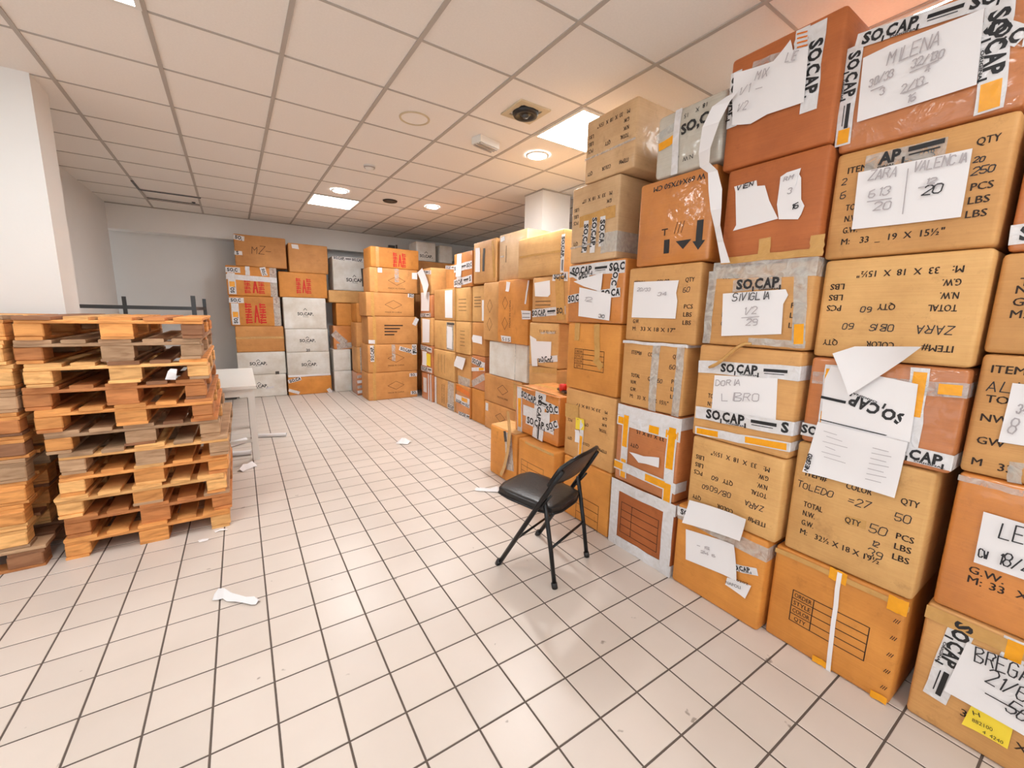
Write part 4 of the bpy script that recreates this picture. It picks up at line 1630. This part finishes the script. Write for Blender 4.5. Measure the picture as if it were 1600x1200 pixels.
for k in range(5):
    b = rowbox(UL[k], 2.57, 6.78, 6.29, ZU[k], ZU[k + 1], 'wrapred' if k in (0, 1, 3) else 'tan', group=G2)
    if k == 0:
        b.tape((.33, .0), (.33, .46), .05, 'tapewhite', px=False)
        b.tape((.43, .0), (.43, .46), .05, 'tapewhite', px=False)
        b.tape((.1, .25), (.25, .25), .25, 'tapewhite', px=False)
    elif k == 1:
        b.tape((.0, .42), (.49, .40), .08, 'tapewhite', px=False, logo=.06)
        b.tape((.0, .06), (.49, .07), .08, 'tapewhite', px=False, logo=.06)
        b.sheet(None, uv=[(.08, .12), (.28, .12), (.28, .36), (.08, .36)])
        b.sheet(None, uv=[(.27, .14), (.44, .13), (.44, .33), (.27, .34)], mat='yellow')
    elif k == 2:
        b.sheet(None, uv=[(.10, .03), (.40, .05), (.42, .42), (.10, .43)])
    elif k == 3:
        b.sheet(None, uv=[(.06, .1), (.4, .1), (.42, .40), (.06, .40)])
        b.tape((.0, .03), (.45, .04), .06, 'tapewhite', px=False, logo=.05)
    else:
        b.sheet(None, uv=[(.05, .36), (.24, .42), (.52, .14), (.36, -.06)], off=.03, lift=.03)
        b.tape((.0, .37), (.49, .34), .06, 'tapewhite', px=False, logo=.05)

# ------------------------------------------------------------------ stack of long cartons facing the camera
G3 = 'long cartons in the free-standing stack'
ZB = [0, .465, .93, 1.389, 1.772, 2.161, 2.48]
BX = [(1.69, 2.53), (1.70, 2.54), (1.72, 2.55), (1.70, 2.50), (1.77, 2.56), (1.80, 2.59)]
BL = ['long tan carton at the bottom of the free-standing stack', 'long tan carton with diamond print and logo tape, second from the floor',
      'long tan carton with a block of small print, third from the floor', 'long tan carton with diamond print, fourth from the floor',
      'long tan carton with white paper tag, fifth from the floor', 'orange top carton with red printed marks on the free-standing stack']


def redmarks(b, u, v, w, h):
    mb = MB()
    for c in (0, 2):
        for k in range(4):
            y = v + h * k / 4
            x = u + w * c / 3
            b.line(mb, (x, y), (x + w * .26, y), h * .07)
            b.line(mb, (x, y + h * .11), (x + w * .24, y + h * .11), h * .07)
            b.line(mb, (x + w * (.03 + .06 * ((k * 7) % 3)), y - h * .05), (x + w * (.03 + .06 * ((k * 7) % 3)), y + h * .16), h * .06)
    x = u + w * .5
    b.line(mb, (x - w * .1, v), (x, v + h * .8), w * .08)
    b.line(mb, (x + w * .1, v), (x, v + h * .8), w * .08)
    b.line(mb, (x - w * .09, v + h * .3), (x + w * .09, v + h * .3), w * .07)
    b.part('red_printing', mb, 'redink')


for k in range(6):
    b = backbox(BL[k], 6.867, BX[k][0], BX[k][1], ZB[k], ZB[k + 1], 'back' if k < 5 else 'orange', d=.44, group=G3, yaw=[0, .5, -.5, 1, -1, 1][k])
    w, h = b.w, b.h
    b.tape((.10, .0), (.10, h), .05, 'tapebrown', px=False)
    if k in (0, 1, 3, 4):
        diamond(b, w * .55, h * .5, .14)
    if k == 2:
        mb = MB()
        for i in range(4):
            b.line(mb, (w * .32, h * (.35 + .11 * i)), (w * (.5 + .06 * ((i * 5) % 4)), h * (.35 + .11 * i)), .02)
        b.part('printing', mb, 'ink')
    if k == 5:
        redmarks(b, w * .45, h * .12, w * .28, h * .72)
    if k == 4:
        b.sheet(None, uv=[(.13, h * .8), (.13, h * .99), (.2, h * .99), (.2, h * .8)])
        b.sheet(None, uv=[(w - .1, h * .62), (w - .1, h * .88), (w - .01, h * .9), (w - .01, h * .62)])
        b.tape((w * .55, h), (w * .55, h * .45), .07, 'tapeclear', px=False)
    if k == 1:
        b.tape((w * .62, h * .86), (w * .98, h * .66), .07, 'tapewhite', px=False, logo=.045)
        b.tape((w * .93, h * .6), (w * .93, h * .98), .08, 'tapewhite', px=False, logo=.05)
        b.tape((.07, h * .4), (.07, h * .98), .06, 'tapewhite', px=False, logo=.05)
        b.tape((w * .5, h), (w * .5, h * .4), .06, 'tapeclear', px=False)
    if k == 0:
        b.tape((w * .85, .08), (w * .99, .08), .06, 'tapewhite', px=False, logo=.045)
        b.tape((w * .83, h * .85), (w * .99, h * .85), .06, 'tapewhite', px=False, logo=.045)
    if k == 3:
        b.tape((w * .86, h * .93), (w * .99, h * .9), .06, 'tapewhite', px=False, logo=.045)
    if k == 2:
        b.tape((w * .92, h * .7), (w * .99, h * .95), .07, 'tapewhite', px=False)
        b.tape((-.0, h * .1), (.1, h * .1), .06, 'tapewhite', px=False)

# ------------------------------------------------------------------ columns against the back wall
G4 = 'cartons stacked against the back wall'
ZA = [0, .379, .76, 1.188, 1.665, 2.13, 2.615]
AX = [(-.10, .60), (-.085, .61), (-.075, .61), (-.12, .585), (-.13, .56), (.01, .725)]
AL = ['white carton on the floor near the white table', 'white carton second from the floor near the white table',
      'plain tan carton on top of two white cartons', 'orange carton with red marks and black logo stickers, fourth from the floor',
      'orange carton with red marks crossed by a white tape band', 'brown carton at the top left corner of the back stacks']
for k in range(6):
    b = backbox(AL[k], 8.0, AX[k][0], AX[k][1], ZA[k], ZA[k + 1], ['white', 'white', 'back', 'orange', 'orange', 'back'][k], d=.48 if k < 5 else .3, group=G4, yaw=[0, 0, 0, 1, -1, 0][k])
    w, h = b.w, b.h
    if k < 2:
        mb = MB()
        b.text(mb, 'SO,CAP,', w * .42, h * .44, .05, bold=.03, center=True)
        b.text(mb, 'ORIGINAL', w * .42, h * .38, .014, center=True)
        b.line(mb, (w * .38, h * .6), (w * .42, h * .67), .008)
        b.line(mb, (w * .42, h * .67), (w * .46, h * .6), .008)
        b.part('printing', mb, 'black_ink')
        if k == 1:
            b.tape((w * .76, .02), (w * .84, .02), .05, 'dark', px=False)
        else:
            b.tape((w * .55, .14), (w * .72, .16), .03, 'tapewhite', px=False)
    if k == 2:
        b.tape((.0, h * .55), (w, h * .55), .04, 'tapebrown', px=False)
    if k in (3, 4):
        redmarks(b, w * (.3 if k == 3 else .34), h * .12, w * .42, h * (.7 if k == 3 else .5))
        b.tape((.0, h * .85), (w * .28, h * .85), .08, 'tapewhite', px=False, logo=.05)
        b.tape((.07, .02), (.07, h * .75), .10, 'tapewhite', px=False, logo=.05, yellow=[(.35, .6)])
        b.tape((w * .93, 0), (w * .93, h), .1, 'tapesilver', px=False)
    if k == 4:
        b.tape((.0, h * .62), (w, h * .58), .08, 'tapewhite', px=False)
        b.tape((w * .42, h), (w * .42, h * .7), .06, 'tapewhite', px=False)
        b.tape((w * .72, h), (w * .76, h * .72), .08, 'tapewhite', px=False, logo=.04)
    if k == 5:
        b.tape((.0, h * .9), (w * .2, h * .86), .07, 'tapewhite', px=False, logo=.05)
        b.tape((.0, h * .4), (w * .14, h * .4), .06, 'tapewhite', px=False, logo=.05)
        mb = MB()
        b.write(mb, 'MZ-', w * .32, h * .42, .11, wd=.007)
        b.part('handwriting', mb, 'ink')
ZBB = [0, .315, .745, 1.142, 1.67, 2.082, 2.55]
BX2 = [(.62, 1.31), (.625, 1.30), (.625, 1.29), (.62, 1.28), (.585, 1.315), (.75, 1.35)]
BL2 = ['orange carton on the floor below the white cartons', 'lowest of the three white cartons in the back stack', 'middle one of the three white cartons in the back stack',
       'uppermost of the three white cartons in the back stack', 'orange carton with red printed marks above the white cartons', 'plain tan top carton with a small white label']
for k in range(6):
    b = backbox(BL2[k], 7.93, BX2[k][0], BX2[k][1], ZBB[k], ZBB[k + 1], ['orange', 'white', 'white', 'white', 'orange', 'back'][k], d=.5 if k < 4 else .35, group=G4)
    w, h = b.w, b.h
    if k in (1, 2, 3):
        mb = MB()
        b.text(mb, 'SO,CAP,', w * .5, h * .44, .05, bold=.03, center=True)
        b.text(mb, 'ORIGINAL', w * .5, h * .38, .014, center=True)
        b.line(mb, (w * .46, h * .6), (w * .5, h * .66), .008)
        b.line(mb, (w * .5, h * .66), (w * .54, h * .6), .008)
        if k == 2:
            b.text(mb, '20', w * .5, .01, .045, bold=.03, center=True)
        b.part('printing', mb, 'black_ink')
    if k == 1:
        b.tape((.0, .02), (w, .02), .035, 'paper', px=False)
    if k == 0:
        b.tape((.0, .24), (.2, .29), .06, 'tapewhite', px=False, logo=.05)
        b.tape((.0, .1), (.16, .03), .05, 'tapewhite', px=False)
        b.tape((w * .9, .02), (w * .98, .05), .09, 'tapewhite', px=False)
    if k == 4:
        redmarks(b, w * .35, h * .2, w * .32, h * .62)
    if k == 5:
        b.sheet(None, uv=[(.06, h * .82), (.16, h * .8), (.15, h * .95), (.05, h * .96)])
b = backbox('small white carton on the floor between the back stacks', 7.93, 1.36, 1.66, 0, .385, 'white', d=.4, group=G4)
b = backbox('small white carton on top of another between the back stacks', 7.93, 1.36, 1.66, .385, .775, 'white', d=.4, group=G4)
b = backbox('tan carton with shiny loose film between the back stacks', 7.95, 1.38, 1.78, .775, 1.2, 'wraporange', d=.4, group=G4)
b.tape((.0, .3), (.2, .1), .12, 'tapesilver', px=False)
b.tape((.05, .05), (.35, .08), .10, 'tapesilver', px=False)
b = backbox('tan carton under the flat carton between the back stacks', 7.95, 1.45, 1.95, 1.2, 1.605, 'orange', d=.4, group=G4)
b = backbox('flat tan carton under the white SO.CAP carton', 7.92, 1.335, 1.93, 1.605, 1.82, 'light', d=.42, group=G4)
b = backbox('white carton with lettering band high between the back stacks', 7.92, 1.42, 2.08, 1.82, 2.40, 'white', d=.42, group=G4)
mb = MB()
b.text(mb, 'SO,CAP,', b.w * .55, b.h * .28, .06, bold=.03, center=True)
b.text(mb, 'ORIGINAL', b.w * .55, b.h * .23, .016, center=True)
b.line(mb, (b.w * .5, b.h * .42), (b.w * .54, b.h * .48), .008)
b.line(mb, (b.w * .54, b.h * .48), (b.w * .58, b.h * .42), .008)
b.part('printing', mb, 'black_ink')
b.tape((.0, b.h * .95), (b.w, b.h * .93), .05, 'tapewhite', px=False, logo=.04)
b.tape((b.w * .8, b.h * .15), (b.w * .78, b.h * .7), .08, 'dark', px=False)
b = backbox('box with silver tape on the floor behind the free-standing stack', 7.42, 1.64, 2.1, 0, .40, 'wrapred', d=.42, group=G4)
for k in range(4):
    b.tape((.0, .06 + .09 * k), (.2, .08 + .09 * k), .05, 'tapesilver' if k % 2 else 'tapewhite', px=False)
b = backbox('brown carton on the silver-taped box behind the free-standing stack', 7.42, 1.66, 2.1, .40, .85, 'tan', d=.42, group=G4)
b.tape((.08, .0), (.08, .44), .07, 'tapesilver', px=False)
b = backbox('brown carton halfway up behind the free-standing stack', 7.42, 1.66, 2.1, .85, 1.27, 'back', d=.42, group=G4)
b = backbox('brown carton upper part behind the free-standing stack', 7.42, 1.68, 2.12, 1.27, 1.60, 'orange', d=.42, group=G4)
# far corner behind
zc = [0, .6, 1.2, 1.8, 2.40]
for k in range(4):
    b = backbox(['carton at floor level in the hidden far corner', 'second carton in the hidden far corner', 'third carton in the hidden far corner',
                 'carton carrying the white boxes in the far right corner'][k], 7.5, 2.75, 3.62, zc[k], zc[k + 1], 'back', d=.5, group=G4)
b = backbox('white carton with small lettering high in the far right corner', 7.5, 2.78, 3.16, 2.40, 2.74, 'white', d=.4, group=G4)
mb = MB()
b.text(mb, 'SO,CAP,', b.w * .5, b.h * .2, .05, bold=.03, center=True)
b.line(mb, (b.w * .42, b.h * .42), (b.w * .5, b.h * .5), .008)
b.line(mb, (b.w * .5, b.h * .5), (b.w * .58, b.h * .42), .008)
b.part('printing', mb, 'black_ink')
b = backbox('narrow white carton highest in the far right corner', 7.5, 3.24, 3.5, 2.40, 2.72, 'white', d=.4, group=G4)

# ------------------------------------------------------------------ pallets
PW, PD, PH = .785, 1.17, .1275
WM = ['wood_new', 'wood_pale', 'wood_brown', 'wood_grey', 'wood_dark']
_pm = {}


def pmesh(kind, dx, dy, dz, mat):
    k = (kind, mat)
    if k not in _pm:
        bm = bmesh.new()
        bmesh.ops.create_cube(bm, size=1)
        for v in bm.verts:
            v.co = Vector((v.co.x * dx, v.co.y * dy, v.co.z * dz))
        if kind == 'block':
            bmesh.ops.bevel(bm, geom=list(bm.edges), offset=.005, segments=1, affect='EDGES')
        else:
            bmesh.ops.bevel(bm, geom=[e for e in bm.edges if abs(e.verts[0].co.y - e.verts[1].co.y) > .05 and kind != 'stringer' or (kind == 'stringer' and abs(e.verts[0].co.x - e.verts[1].co.x) > .05)],
                            offset=.003, segments=1, affect='EDGES')
        me = bpy.data.meshes.new(kind)
        bm.to_mesh(me)
        bm.free()
        me.materials.append(M[mat])
        _pm[k] = me
    return _pm[k]


def pallet(label, x, y, z, rz, group, tone):
    r = random.Random(int(z * 1000) + int(x * 100))
    t = thing('pallet', label, 'pallet', (x, y, z), rz, group)

    def mt(alt=.3):
        return r.choice(WM) if r.random() < alt else tone
    tb_, tm_, ts_, td_ = .017, .071, .018, .0205
    jx = lambda a=.004: r.uniform(-a, a)
    # bottom boards run front to back, blocks, stringers left to right, deck boards front to back
    for px_, w_ in ((-PW / 2 + .05, .10), (0, .142), (PW / 2 - .05, .10)):
        link('bottom_board', pmesh('bottom%d' % int(w_ * 1000), w_, PD, tb_, mt()), t, (px_ + jx(), jx(), tb_ / 2))
        for py_ in (-PD / 2 + .072, 0, PD / 2 - .072):
            link('block', pmesh('block', .108 if w_ < .12 else .14, .14, tm_, mt(.4)) if w_ < .12 else pmesh('blockm', .14, .14, tm_, mt(.4)), t, (px_ + jx(), py_ + jx(), tb_ + tm_ / 2), (0, 0, jx(.05)))
    for py_ in (-PD / 2 + .072, 0, PD / 2 - .072):
        link('stringer', pmesh('stringer', PW, .142, ts_, mt()), t, (jx(), py_ + jx(), tb_ + tm_ + ts_ / 2))
    for px_, w_ in ((-PW / 2 + .07, .14), (-.165, .098), (0, .14), (.165, .098), (PW / 2 - .07, .14)):
        link('deck_board', pmesh('deck%d' % int(w_ * 1000), w_, PD, td_, mt()), t, (px_ + jx(), jx(.01), tb_ + tm_ + ts_ + td_ / 2))
    return t


xl = [-.942, -.929, -.945, -.927, -.903, -.954, -.974, -1.0, -.984, -1.0, -.99]
tones = ['wood_new', 'wood_brown', 'wood_pale', 'wood_new', 'wood_grey', 'wood_grey', 'wood_new', 'wood_brown', 'wood_pale', 'wood_grey', 'wood_new']
LV = ['bottom', 'second', 'third', 'fourth', 'fifth', 'sixth', 'seventh', 'eighth', 'ninth', 'tenth', 'top']
for k in range(11):
    lab = ('%s wooden pallet of the tall stack beside the white table' % LV[k]) if k in (0, 10) else ('%s wooden pallet from the floor in the stack beside the white table' % LV[k])
    pallet(lab, xl[k] + PW / 2, 3.225 + PD / 2 + (.012 if k % 2 else 0), PH * k, math.radians([0, .4, -.3, .3, -.5, .4, .2, -.4, .6, -.3, .5][k]), 'pallets in the stack beside the table', tones[k])
xr2 = [-1.02, -1.075, -1.06, -1.05, -1.03, -1.02, -1.02, -1.025, -1.02, -1.035, -1.02]
tones2 = ['wood_dark', 'wood_pale', 'wood_new', 'wood_new', 'wood_grey', 'wood_new', 'wood_new', 'wood_grey', 'wood_pale', 'wood_pale', 'wood_new']
for k in range(11):
    lab = ('%s wooden pallet of the stack cut off by the left picture edge' % LV[k]) if k in (0, 10) else ('%s wooden pallet from the floor in the stack at the left edge' % LV[k])
    pallet(lab, xr2[k] - PD / 2, 3.225 + PW / 2, PH * k, math.radians(90 + [0, .5, -.4, .3, -.3, .4, -.5, .3, .2, -.3, .4][k]), 'pallets in the stack at the left edge', tones2[k])

# ------------------------------------------------------------------ steel rack behind the pallets
t = thing('steel_rack', 'dark grey steel rack frame showing above the pallets', 'rack', (0, 0, 0))
for x, y in ((-.446, 6.25), (-.446, 8.16), (-1.455, 6.25), (-1.38, 8.16)):
    mb = MB()
    mb.box(x - .022, x + .022, y - .016, y + .016, 0, 1.60)
    mb.build('post', M['darkmetal'], t)
for z in (.35, 1.452):
    for (x0, x1, y0, y1) in ((-1.433, -.468, 6.235, 6.26), (-1.36, -.468, 8.15, 8.17), (-.459, -.433, 6.266, 8.144)):
        mb = MB()
        mb.box(x0, x1, y0, y1, z - .02, z + .02)
        mb.build('rail', M['darkmetal'], t)

# ------------------------------------------------------------------ white table
t = thing('white_table', 'white table with plain legs beyond the pallets', 'table', (-.245, 5.29, 0), 0)
mb = MB()
mb.box(-.33, .33, -.72, .72, .715, .742)
mb.build('table_top', M['whitemetal'], t)
mb = MB()
for (x0, x1, y0, y1) in ((-.30, .30, -.69, -.67), (-.30, .30, .67, .69), (-.31, -.29, -.67, .67), (.29, .31, -.67, .67)):
    mb.box(x0, x1, y0, y1, .64, .714)
mb.build('apron', M['whitemetal'], t)
for sx in (-1, 1):
    for sy in (-1, 1):
        mb = MB()
        x, y = sx * .285, sy * .665
        mb.box(x - .027, x + .027, y - .027, y + .027, .0, .712)
        mb.build('leg', M['whitemetal'], t)
mb = MB()
mb.box(-.262, .262, -.68, -.655, .18, .21)
mb.build('stretcher', M['whitemetal'], t)
b = backbox('dark grey block on the floor behind the white table', 7.97, -.33, -.13, 0, .34, 'dark', d=.3)  # plain dark grey block left of the white cartons
# paper tubes under and beside the table
for (lab, p0, p1, r_) in (('white plastic tube on the floor right of the table leg', (.02, 5.45, .0), (.36, 5.33, .0), .022),
                          ('white paper tube lying under the table near its leg', (-.33, 5.05, .0), (-.04, 5.28, .0), .03),
                          ('second white paper tube lying under the table', (-.33, 4.86, .0), (.0, 4.80, .0), .025)):
    d_ = Vector(p1) - Vector(p0)
    mb = MB()
    mb.tube([(0, 0, r_), (d_.x * .5, d_.y * .5, r_), (d_.x, d_.y, r_)], r_, 12, cap=False)
    mb.tube([(0, 0, r_), (d_.x, d_.y, r_)], r_ * .85, 12, cap=False)
    o = mb.build('paper_tube', M['paper'], None, True)
    o.location = p0
    tag(o, lab, 'tube', 'tubes on the floor by the table')

# ------------------------------------------------------------------ black folding chair
u_ = Vector((.40, .145)).normalized()
t = thing('folding_chair', 'black steel folding chair with padded seat in front of the boxes', 'chair', (1.309, 1.55, 0), math.atan2(u_.y, u_.x))
CW = .425


def fpt(s, x):                      # along the long front tube, s = height
    return (x, .374 - .434 * s / .74, s)


for x in (0, CW):
    mb = MB()
    mb.tube([fpt(.012, x), fpt(.3, x), fpt(.60, x)] + ([fpt(.68, x + (.012 if x == 0 else -.012))]), .0135, 10)
    lg = mb.build('front_leg', M['blackmetal'], t, True)
    mb = MB()
    p = Vector(fpt(0, x))
    mb.tube([(x, p.y + .006, 0.0), (x, p.y - .01, .03)], .0175, 10)
    mb.build('foot_cap', M['black'], lg, True)
    xi = .022 if x == 0 else CW - .022
    mb = MB()
    mb.tube([(xi, .0, .012), (xi, .03, .2), (xi, .085, .50)], .0125, 10)
    lg = mb.build('rear_leg', M['blackmetal'], t, True)
    mb = MB()
    mb.tube([(xi, -.003, 0), (xi, .004, .03)], .0165, 10)
    mb.build('foot_cap', M['black'], lg, True)
    mb = MB()                       # side brace from the seat to the upright
    xo = x + (.012 if x == 0 else -.012)
    mb.tube([(xo, .10, .44), (xo, .035, .53)], .006, 8)
    mb.build('hinge_bar', M['blackmetal'], t, True)
mb = MB()
p = fpt(.2, 0)
mb.tube([(0, p[1], .2), (CW, p[1], .2)], .0075, 8)
mb.build('front_stretcher', M['blackmetal'], t, True)
mb = MB()
mb.tube([(.022, .033, .22), (CW - .022, .033, .22)], .0075, 8)
mb.build('rear_stretcher', M['blackmetal'], t, True)
# seat pad
bm = bmesh.new()
nx, ny = 12, 12
sx0, sx1, sy0, sy1 = .030, CW - .030, .035, .445


def seat_pt(i, j, top_):
    a, c = i / nx * 2 - 1, j / ny * 2 - 1
    # rounded square
    k = 1 - .09 * (abs(a) ** 6) * (abs(c) ** 6)
    rr = 1 - .12 * max(0, abs(a) + abs(c) - 1.45) / .55
    x = (sx0 + sx1) / 2 + a * rr * (sx1 - sx0) / 2 * (1 - .06 * (1 - c) / 2)
    y = (sy0 + sy1) / 2 + c * rr * (sy1 - sy0) / 2
    z = .408 + .030 * (y - sy0) / (sy1 - sy0)
    dome = .014 * (1 - abs(a) ** 4) * (1 - abs(c) ** 4)
    if top_:
        return (x, y, z + .018 + dome)
    return (x, y, z - .014)


vt = [[bm.verts.new(seat_pt(i, j, True)) for j in range(ny + 1)] for i in range(nx + 1)]
vb = [[bm.verts.new(seat_pt(i, j, False)) for j in range(ny + 1)] for i in range(nx + 1)]
for i in range(nx):
    for j in range(ny):
        bm.faces.new((vt[i][j], vt[i + 1][j], vt[i + 1][j + 1], vt[i][j + 1]))
        bm.faces.new((vb[i][j], vb[i][j + 1], vb[i + 1][j + 1], vb[i + 1][j]))
for i in range(nx):
    bm.faces.new((vb[i][0], vb[i + 1][0], vt[i + 1][0], vt[i][0]))
    bm.faces.new((vt[i][ny], vt[i + 1][ny], vb[i + 1][ny], vb[i][ny]))
    bm.faces.new((vt[0][i], vt[0][i + 1], vb[0][i + 1], vb[0][i]))
    bm.faces.new((vb[nx][i], vb[nx][i + 1], vt[nx][i + 1], vt[nx][i]))
me = bpy.data.meshes.new('seat')
bm.to_mesh(me)
bm.free()
me.materials.append(M['vinyl'])
for p in me.polygons:
    p.use_smooth = abs(p.normal.z) > .5
seat = link('seat', me, t)
mb = MB()
rim = []
for i in range(nx + 1):
    rim.append(seat_pt(i, 0, False))
for j in range(1, ny + 1):
    rim.append(seat_pt(nx, j, False))
for i in range(nx - 1, -1, -1):
    rim.append(seat_pt(i, ny, False))
for j in range(ny - 1, -1, -1):
    rim.append(seat_pt(0, j, False))
mb.tube(rim, .0075, 8)
mb.build('rim', M['blackmetal'], seat, True)
# curved back panel, a rounded shield between the uprights
bm = bmesh.new()
nx, nz = 16, 8


def back_pt(i, j, th):
    a = i / nx * 2 - 1
    c = j / nz
    half = (CW / 2 + .004) * (1 - .10 * c ** 6)
    zlo = .585 - .012 * (1 - a * a)
    zhi = .742 - .05 * abs(a) ** 3.5
    z = zlo + (zhi - zlo) * c
    y = .374 - .434 * z / .74 - .028 * (1 - a * a) + th + .010
    return (CW / 2 + a * half, y, z)


for th in (0, 1):
    vs_ = [[bm.verts.new(back_pt(i, j, .012 * th)) for j in range(nz + 1)] for i in range(nx + 1)]
    for i in range(nx):
        for j in range(nz):
            f = (vs_[i][j], vs_[i + 1][j], vs_[i + 1][j + 1], vs_[i][j + 1])
            bm.faces.new(f if th == 0 else f[::-1])
    if th == 0:
        v0_ = vs_
    else:
        for i in range(nx):
            bm.faces.new((v0_[i][0], vs_[i][0], vs_[i + 1][0], v0_[i + 1][0]))
            bm.faces.new((v0_[i][nz], v0_[i + 1][nz], vs_[i + 1][nz], vs_[i][nz]))
        for j in range(nz):
            bm.faces.new((v0_[0][j], v0_[0][j + 1], vs_[0][j + 1], vs_[0][j]))
            bm.faces.new((v0_[nx][j], vs_[nx][j], vs_[nx][j + 1], v0_[nx][j + 1]))
me = bpy.data.meshes.new('backrest')
bm.to_mesh(me)
bm.free()
me.materials.append(M['vinyl'])
for p in me.polygons:
    p.use_smooth = True
bk = link('backrest', me, t)
mb = MB()
loop = [back_pt(0, j, .006) for j in range(nz + 1)] + [back_pt(i, nz, .006) for i in range(1, nx + 1)] + [back_pt(nx, j, .006) for j in range(nz - 1, -1, -1)]
mb.tube(loop, .0115, 8)
mb.build('frame', M['blackmetal'], bk, True)

# white slip caught between two pallets
mb = MB()
mb.geo([(-.03, 0, 0), (.02, .004, -.005), (.028, -.004, .035), (-.012, .0, .05), (.0, .02, .062), (.03, .025, .058)],
       [(0, 1, 2, 3), (3, 2, 5, 4)])
o = mb.build('paper_slip', M['paper'])
o.location = (-.375, 3.208, 1.03)
tag(o, 'small white paper slip caught in the front of the pallet stack', 'paper scrap')

# ------------------------------------------------------------------ litter on the floor
def scrap(label, x, y, pts, wd, r_=11):
    rg = random.Random(r_)
    mb = MB()
    rows = []
    for i, (a, c, z) in enumerate(pts):
        p = Vector((a, c, 0))
        q = Vector(pts[min(i + 1, len(pts) - 1)][:2] + (0,)) - Vector(pts[max(0, i - 1)][:2] + (0,))
        n = Vector((-q.y, q.x, 0)).normalized()
        k = wd * rg.uniform(.7, 1.2) / 2
        rows.append([p - n * k + Vector((0, 0, .003 + rg.uniform(0, .006))), p + Vector((0, 0, .006 + z)), p + n * k + Vector((0, 0, .003 + rg.uniform(0, .010)))])
    for i in range(len(rows) - 1):
        for j in range(2):
            mb.poly([rows[i][j], rows[i + 1][j], rows[i + 1][j + 1], rows[i][j + 1]])
    o = mb.build('paper_scrap', M['paper'], None, True)
    o.location = (x, y, 0)
    return tag(o, label, 'paper scrap', 'white scraps on the tiled floor')


scrap('crumpled white tape strip on the tiles in the left foreground', -.19, 2.37,
      [(-.02, .03, .02), (.0, .02, .05), (.025, .015, .045), (.05, -.015, .03), (.08, -.05, .03), (.115, -.085, .025), (.15, -.11, .03), (.165, -.125, .01)], .045)
scrap('folded white paper scrap in the middle of the tiled floor', 1.41, 4.43, [(.0, .05, .0), (.03, .02, .05), (.06, -.02, .055), (.10, -.06, .02)], .14, 3)
scrap('crumpled white scrap beside the table leg', -.10, 4.36, [(.0, -.04, .02), (.03, .0, .05), (.06, .02, .04), (.10, .05, .05), (.13, .06, .01)], .07, 4)
scrap('white tape curl on the floor by the open orange carton', 1.62, 2.78, [(-.06, .12, .01), (-.02, .08, .02), (.03, .03, .02), (.08, .0, .04), (.13, -.01, .01)], .05, 5)
scrap('tiny white scrap in front of the pallets', -.30, 3.08, [(-.02, .0, .0), (.0, .005, .008), (.03, .0, .0)], .03, 6)
scrap('small white scrap at the corner of the pallet stack', -.21, 3.17, [(-.03, .0, .0), (.0, .01, .008), (.04, .0, .0)], .025, 7)
